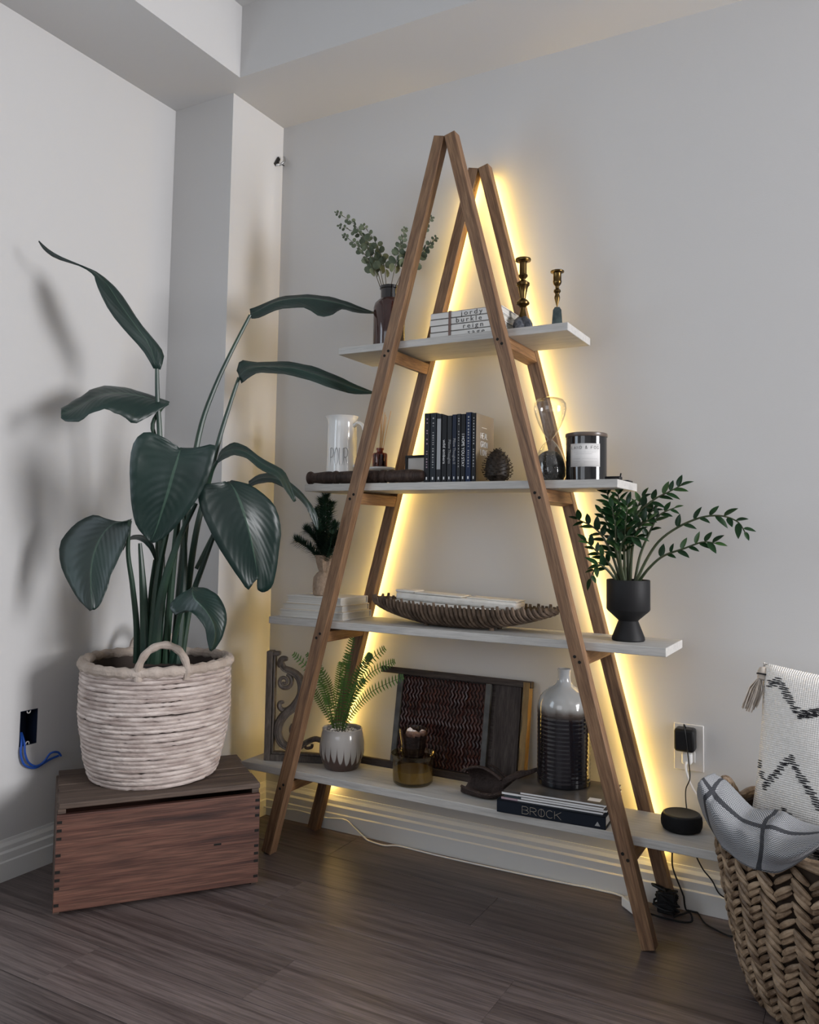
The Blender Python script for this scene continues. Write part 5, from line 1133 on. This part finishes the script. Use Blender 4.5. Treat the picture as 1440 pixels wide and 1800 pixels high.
ts = MB(); c0 = psurf(-1, 1, -1)+Vector((.012, -.004, -.012)); rt = random.Random(6)
for i in range(46):
    a = rt.uniform(0, 2*PI); r = rt.uniform(.2, 1)*.02; d = Vector((r*math.cos(a)-.018, r*math.sin(a)-.012, -.082+rt.uniform(-.012, .008)))
    ts.tube([c0+Vector((-.012, -.006, -.02)), c0+Vector((-.012, -.006, -.02))+d*.45+Vector((r*math.cos(a)*.6, r*math.sin(a)*.6, 0)), c0+Vector((-.012, -.006, -.02))+d], .0014, 4)
tso = ts.build('tassel', 'tassel_yarn', pw); tso['kind'] = 'stuff'
MB().lathe([(0, -.022), (.010, -.018), (.011, 0), (.007, .010), (0, .012)], 14, c=c0+Vector((-.010, -.006, -.012))).build('tassel_knot', 'tassel_yarn', pw)
MB().tube([c0+Vector((-.010+.0112*math.cos(2*PI*j/12), -.006+.0112*math.sin(2*PI*j/12), -.018)) for j in range(12)], .0022, 5, closed=True).build('tassel_tie', 'yarn_black', pw)

# throw over the rim
TR = [
 [Vector((0.9643, -0.3335, 0.4472)), Vector((0.9967, -0.3017, 0.4173)), Vector((1.0458, -0.3293, 0.3847)), Vector((1.0957, -0.3363, 0.3905)), Vector((1.1417, -0.3441, 0.3765)), Vector((1.1998, -0.3342, 0.3698))],
 [Vector((0.9529, -0.3863, 0.4559)), Vector((0.9864, -0.3767, 0.4225)), Vector((1.0335, -0.4054, 0.3918)), Vector((1.0811, -0.4248, 0.3915)), Vector((1.1292, -0.4203, 0.3825)), Vector((1.1966, -0.3941, 0.3802))],
 [Vector((0.9480, -0.4229, 0.4480)), Vector((0.9796, -0.4365, 0.4056)), Vector((1.0322, -0.4689, 0.3861)), Vector((1.0822, -0.4923, 0.3817)), Vector((1.1294, -0.4830, 0.3787)), Vector((1.1938, -0.4538, 0.3910))],
 [Vector((0.9345, -0.3514, 0.4047)), Vector((0.9809, -0.4467, 0.3798)), Vector((1.0325, -0.5074, 0.3723)), Vector((1.0868, -0.5498, 0.3715)), Vector((1.1343, -0.5751, 0.3836)), Vector((1.1949, -0.5908, 0.4270))],
 [Vector((0.9391, -0.3499, 0.3796)), Vector((0.9827, -0.4290, 0.3507)), Vector((1.0253, -0.4882, 0.3395)), Vector((1.0843, -0.5388, 0.3397)), Vector((1.1343, -0.5644, 0.3639)), Vector((1.1905, -0.5820, 0.4171))],
 [Vector((0.9460, -0.3477, 0.3573)), Vector((0.9905, -0.4352, 0.3324)), Vector((1.0270, -0.4856, 0.3251)), Vector((1.0848, -0.5356, 0.3220)), Vector((1.1339, -0.5610, 0.3519)), Vector((1.1883, -0.5796, 0.4096))]]
RW = [spline(r, 41) for r in TR]; CT = [spline([RW[i][j] for i in range(len(TR))], 33) for j in range(41)]
rows = []
for i in range(33):
    row = []
    for j in range(41):
        p = CT[j][i]; q = .014+noise.noise(p*14)*.010+noise.noise(p*34)*.003; n = (p-Vector((KC.x, KC.y, p.z))).normalized()*.6+Vector((0, 0, .5)); u, v = j/40, i/32
        q += .016*math.exp(-((u-.22-.10*v)/.06)**2)-.008*math.exp(-((u-.36-.06*v)/.05)**2)+.015*math.exp(-((u-.74+.12*v)/.07)**2)+.010*math.exp(-((v-.42-.1*u)/.07)**2)*math.exp(-((u-.3)/.25)**2)
        row.append(p+n*q)
    rows.append(row)
th_ = MB().grid(rows).build('throw_blanket', 'throw_weave', solid=.005, smooth=80)
tag(th_, 'grey woven throw with dark bands draped over the basket rim', 'blanket')

# ------------------------------------------------------------------ outlets, plugs and cords
op = thing('outlet_plate', 'white wall outlet plate behind the plugged-in adapter', 'outlet', (.840, -.0005, .366))
MB().box((0, -.003, .062), (.078, .006, .124)).build('plate', 'plate_plastic', op, bevel=.002)
for z in (.038, .086): MB().box((0, -.0065, z), (.034, .003, .030)).build('socket', 'plate_plastic', op, bevel=.003)
pa = thing('power_adapter', 'black cube power adapter plugged into the wall outlet', 'adapter', (.836, -.009, .424))
MB().box((0, -.024, .031), (.052, .046, .060)).build('body', 'black_plastic', pa, bevel=.007)
wp = thing('white_plug', 'white plug in the lower socket of the wall outlet', 'plug', (.838, -.0085, .388))
MB().box((0, -.012, .014), (.026, .022, .028)).build('body', 'white_plastic', wp, bevel=.004)
MB().tube(spline([(0, -.022, .006), (0, -.034, -.006), (.010, -.036, -.04), (.030, -.034, -.075), (.056, -.032, -.10)], 24), .0032, 7).build('cord', 'white_plastic', wp)
def cord(name, label, mat, pts, r, seg=None, group=None):
    P = spline(pts, seg or len(pts)*7); b0 = P[0]
    for p in P:
        p.z = max(p.z, r+.0006)
        if p.x > XC: p.y = min(p.y, -.0165-r)
    return tag(MB().tube([p-b0 for p in P], r, 7).build(name, mat, loc=b0), label, 'cord', group)
cord('speaker_cord', 'thin black cord hanging from the adapter down to the speaker', 'black_plastic', [(.838, -.036, .486), (.836, -.052, .497), (.842, -.060, .470), (.850, -.060, .40), (.852, -.060, .36), (.842, -.062, .33), (.846, -.075, .29), (.858, -.095, .268)], .0016)
cord('strip_cord', 'black cord dropping beside the rear shelf leg and running along the floor', 'black_plastic', [Vector((0.8030, -0.0450, 0.1560)), Vector((0.8044, -0.0450, 0.1163)), Vector((0.8233, -0.0450, 0.0687)), Vector((0.8330, 0.0111, 0.0030)), Vector((0.8618, -0.0185, 0.0030)), Vector((0.8908, -0.0721, 0.0030)), Vector((0.9253, -0.0976, 0.0030)), Vector((0.9544, -0.1112, 0.0030)), Vector((0.9825, -0.1012, 0.0030))], .0022)
cord('lamp_cord', 'black cord slanting down the baseboard towards the big basket', 'black_plastic', [Vector((0.8607, -0.0240, 0.1503)), Vector((0.8779, -0.0240, 0.1199)), Vector((0.9007, -0.0240, 0.0955)), Vector((0.9175, -0.0240, 0.0671)), Vector((0.9399, -0.0240, 0.0576)), Vector((0.9677, -0.0240, 0.0553))], .0019)
cord('extension_cord', 'thin white cord running along the foot of the baseboard', 'white_plastic', [Vector((-0.7541, -0.0350, 0.0433)), Vector((-0.6490, -0.0350, 0.0351)), Vector((-0.5704, -0.0220, 0.0293)), Vector((-0.4616, -0.0195, 0.0397)), Vector((-0.3428, -0.0195, 0.0360)), Vector((-0.2595, -0.0210, 0.0439)), Vector((-0.2142, -0.0280, 0.0266)), Vector((-0.1518, -0.0426, 0.0030)), Vector((-0.0897, -0.0500, 0.0030)), Vector((-0.0487, -0.0304, 0.0030)), Vector((0.0451, -0.0332, 0.0030)), Vector((0.1544, -0.0348, 0.0030)), Vector((0.3391, -0.0312, 0.0030)), Vector((0.5103, -0.0241, 0.0030)), Vector((0.6063, -0.0142, 0.0030)), Vector((0.6685, -0.0315, 0.0060))], .0026, 110)
sp_ = thing('power_strip', 'small white power strip on the floor behind the front shelf leg', 'power strip', (.716, -.092, 0), -.75)
MB().box((0, 0, .014), (.075, .040, .026)).build('body', 'white_plastic', sp_, bevel=.004)
MB().box((.015, 0, .0415), (.03, .03, .026)).build('plug', 'black_plastic', sp_, bevel=.003)
cc = MB(); rcx = random.Random(13); P = []
for i in range(90):
    a = i*.62; r = .026+.006*math.sin(i*.31); P.append(Vector((r*math.cos(a)+.006*math.sin(i*.13), .012*math.sin(a)+.004*math.sin(i*.4), .010+.030*(i/90)+.018*(1+math.sin(a*.5+i*.07)))))
cc = thing('coiled_cable', 'bundle of tangled black cable at the foot of the rear shelf leg', 'cable', (.794, -.076, 0))
MB().tube(P, .0032, 6).build('coil', 'black_plastic', cc)
MB().tube(spline([(-.052, -.012, .004), (-.03, -.02, .004), (.01, -.025, .004), (.05, -.02, .004), (.066, -.006, .006), (.058, .006, .02), (.04, .0, .014), (.02, -.012, .006)], 44), .0026, 6).build('loop', 'black_plastic', cc)
MB().box((0, 0, .035), (.046, .022, .055)).build('controller', 'black_plastic', cc, bevel=.004)

eb = thing('electrical_box', 'open dark electrical box set into the wall beside the planter', 'outlet box', (XL, (EB[0]+EB[1])/2, EB[2]))
wy, wz = EB[1]-EB[0], EB[3]-EB[2]
bx = MB(); bx.box((-.050, 0, wz/2), (.002, wy, wz)); bx.box((-.025, -wy/2+.001, wz/2), (.05, .002, wz)); bx.box((-.025, wy/2-.001, wz/2), (.05, .002, wz)); bx.box((-.025, 0, .001), (.05, wy, .002)); bx.box((-.025, 0, wz-.001), (.05, wy, .002))
bx.build('box', 'cover_navy', eb, smooth=0)
for z in (.004, wz-.004):
    MB().tube([(-.002, .0055*math.cos(2*PI*j/14), z+.0055*math.sin(2*PI*j/14)) for j in range(14)], .0018, 5, closed=True).build('mounting_ear', 'white_plastic', eb)
cord('blue_cable', 'blue cable curving out of the open electrical box, outer of two', 'blue_cable', [(XL-.02, -.780, .395), (XL+.004, -.792, .372), (XL+.008, -.796, .345), (XL+.010, -.786, .313), (XL+.010, -.762, .296), (XL+.010, -.738, .293), (XL+.010, -.700, .305), (XL+.012, -.670, .310)], .0032, 50, 'blue cables from the wall box')
cord('blue_cable', 'blue cable on the inner side of the two, looping up behind the crate', 'blue_cable', [(XL-.02, -.776, .395), (XL+.006, -.784, .370), (XL+.012, -.784, .340), (XL+.012, -.770, .312), (XL+.012, -.745, .297), (XL+.012, -.720, .304), (XL+.014, -.700, .324), (XL+.014, -.675, .322), (XL+.014, -.662, .308)], .0032, 50, 'blue cables from the wall box')

hk = thing('wall_hook', 'small metal hook on the column near the ceiling corner', 'hook', (XC, -.034, 2.352))
MB().box((.0035, -.004, .004), (.007, .014, .040), Matrix.Rotation(-.55, 3, 'X')).build('plate', 'dark_metal', hk, bevel=.002)
MB().tube(spline([(.004, -.010, -.012), (.02, -.004, -.010), (.028, .006, .002), (.024, .012, .016), (.02, .014, .024)], 18), .0045, 8).build('arm', 'steel', hk)
MB().tube([(.004, -.006, .0), (.022, .016, -.008)], .002, 6).build('screw', 'dark_metal', hk)
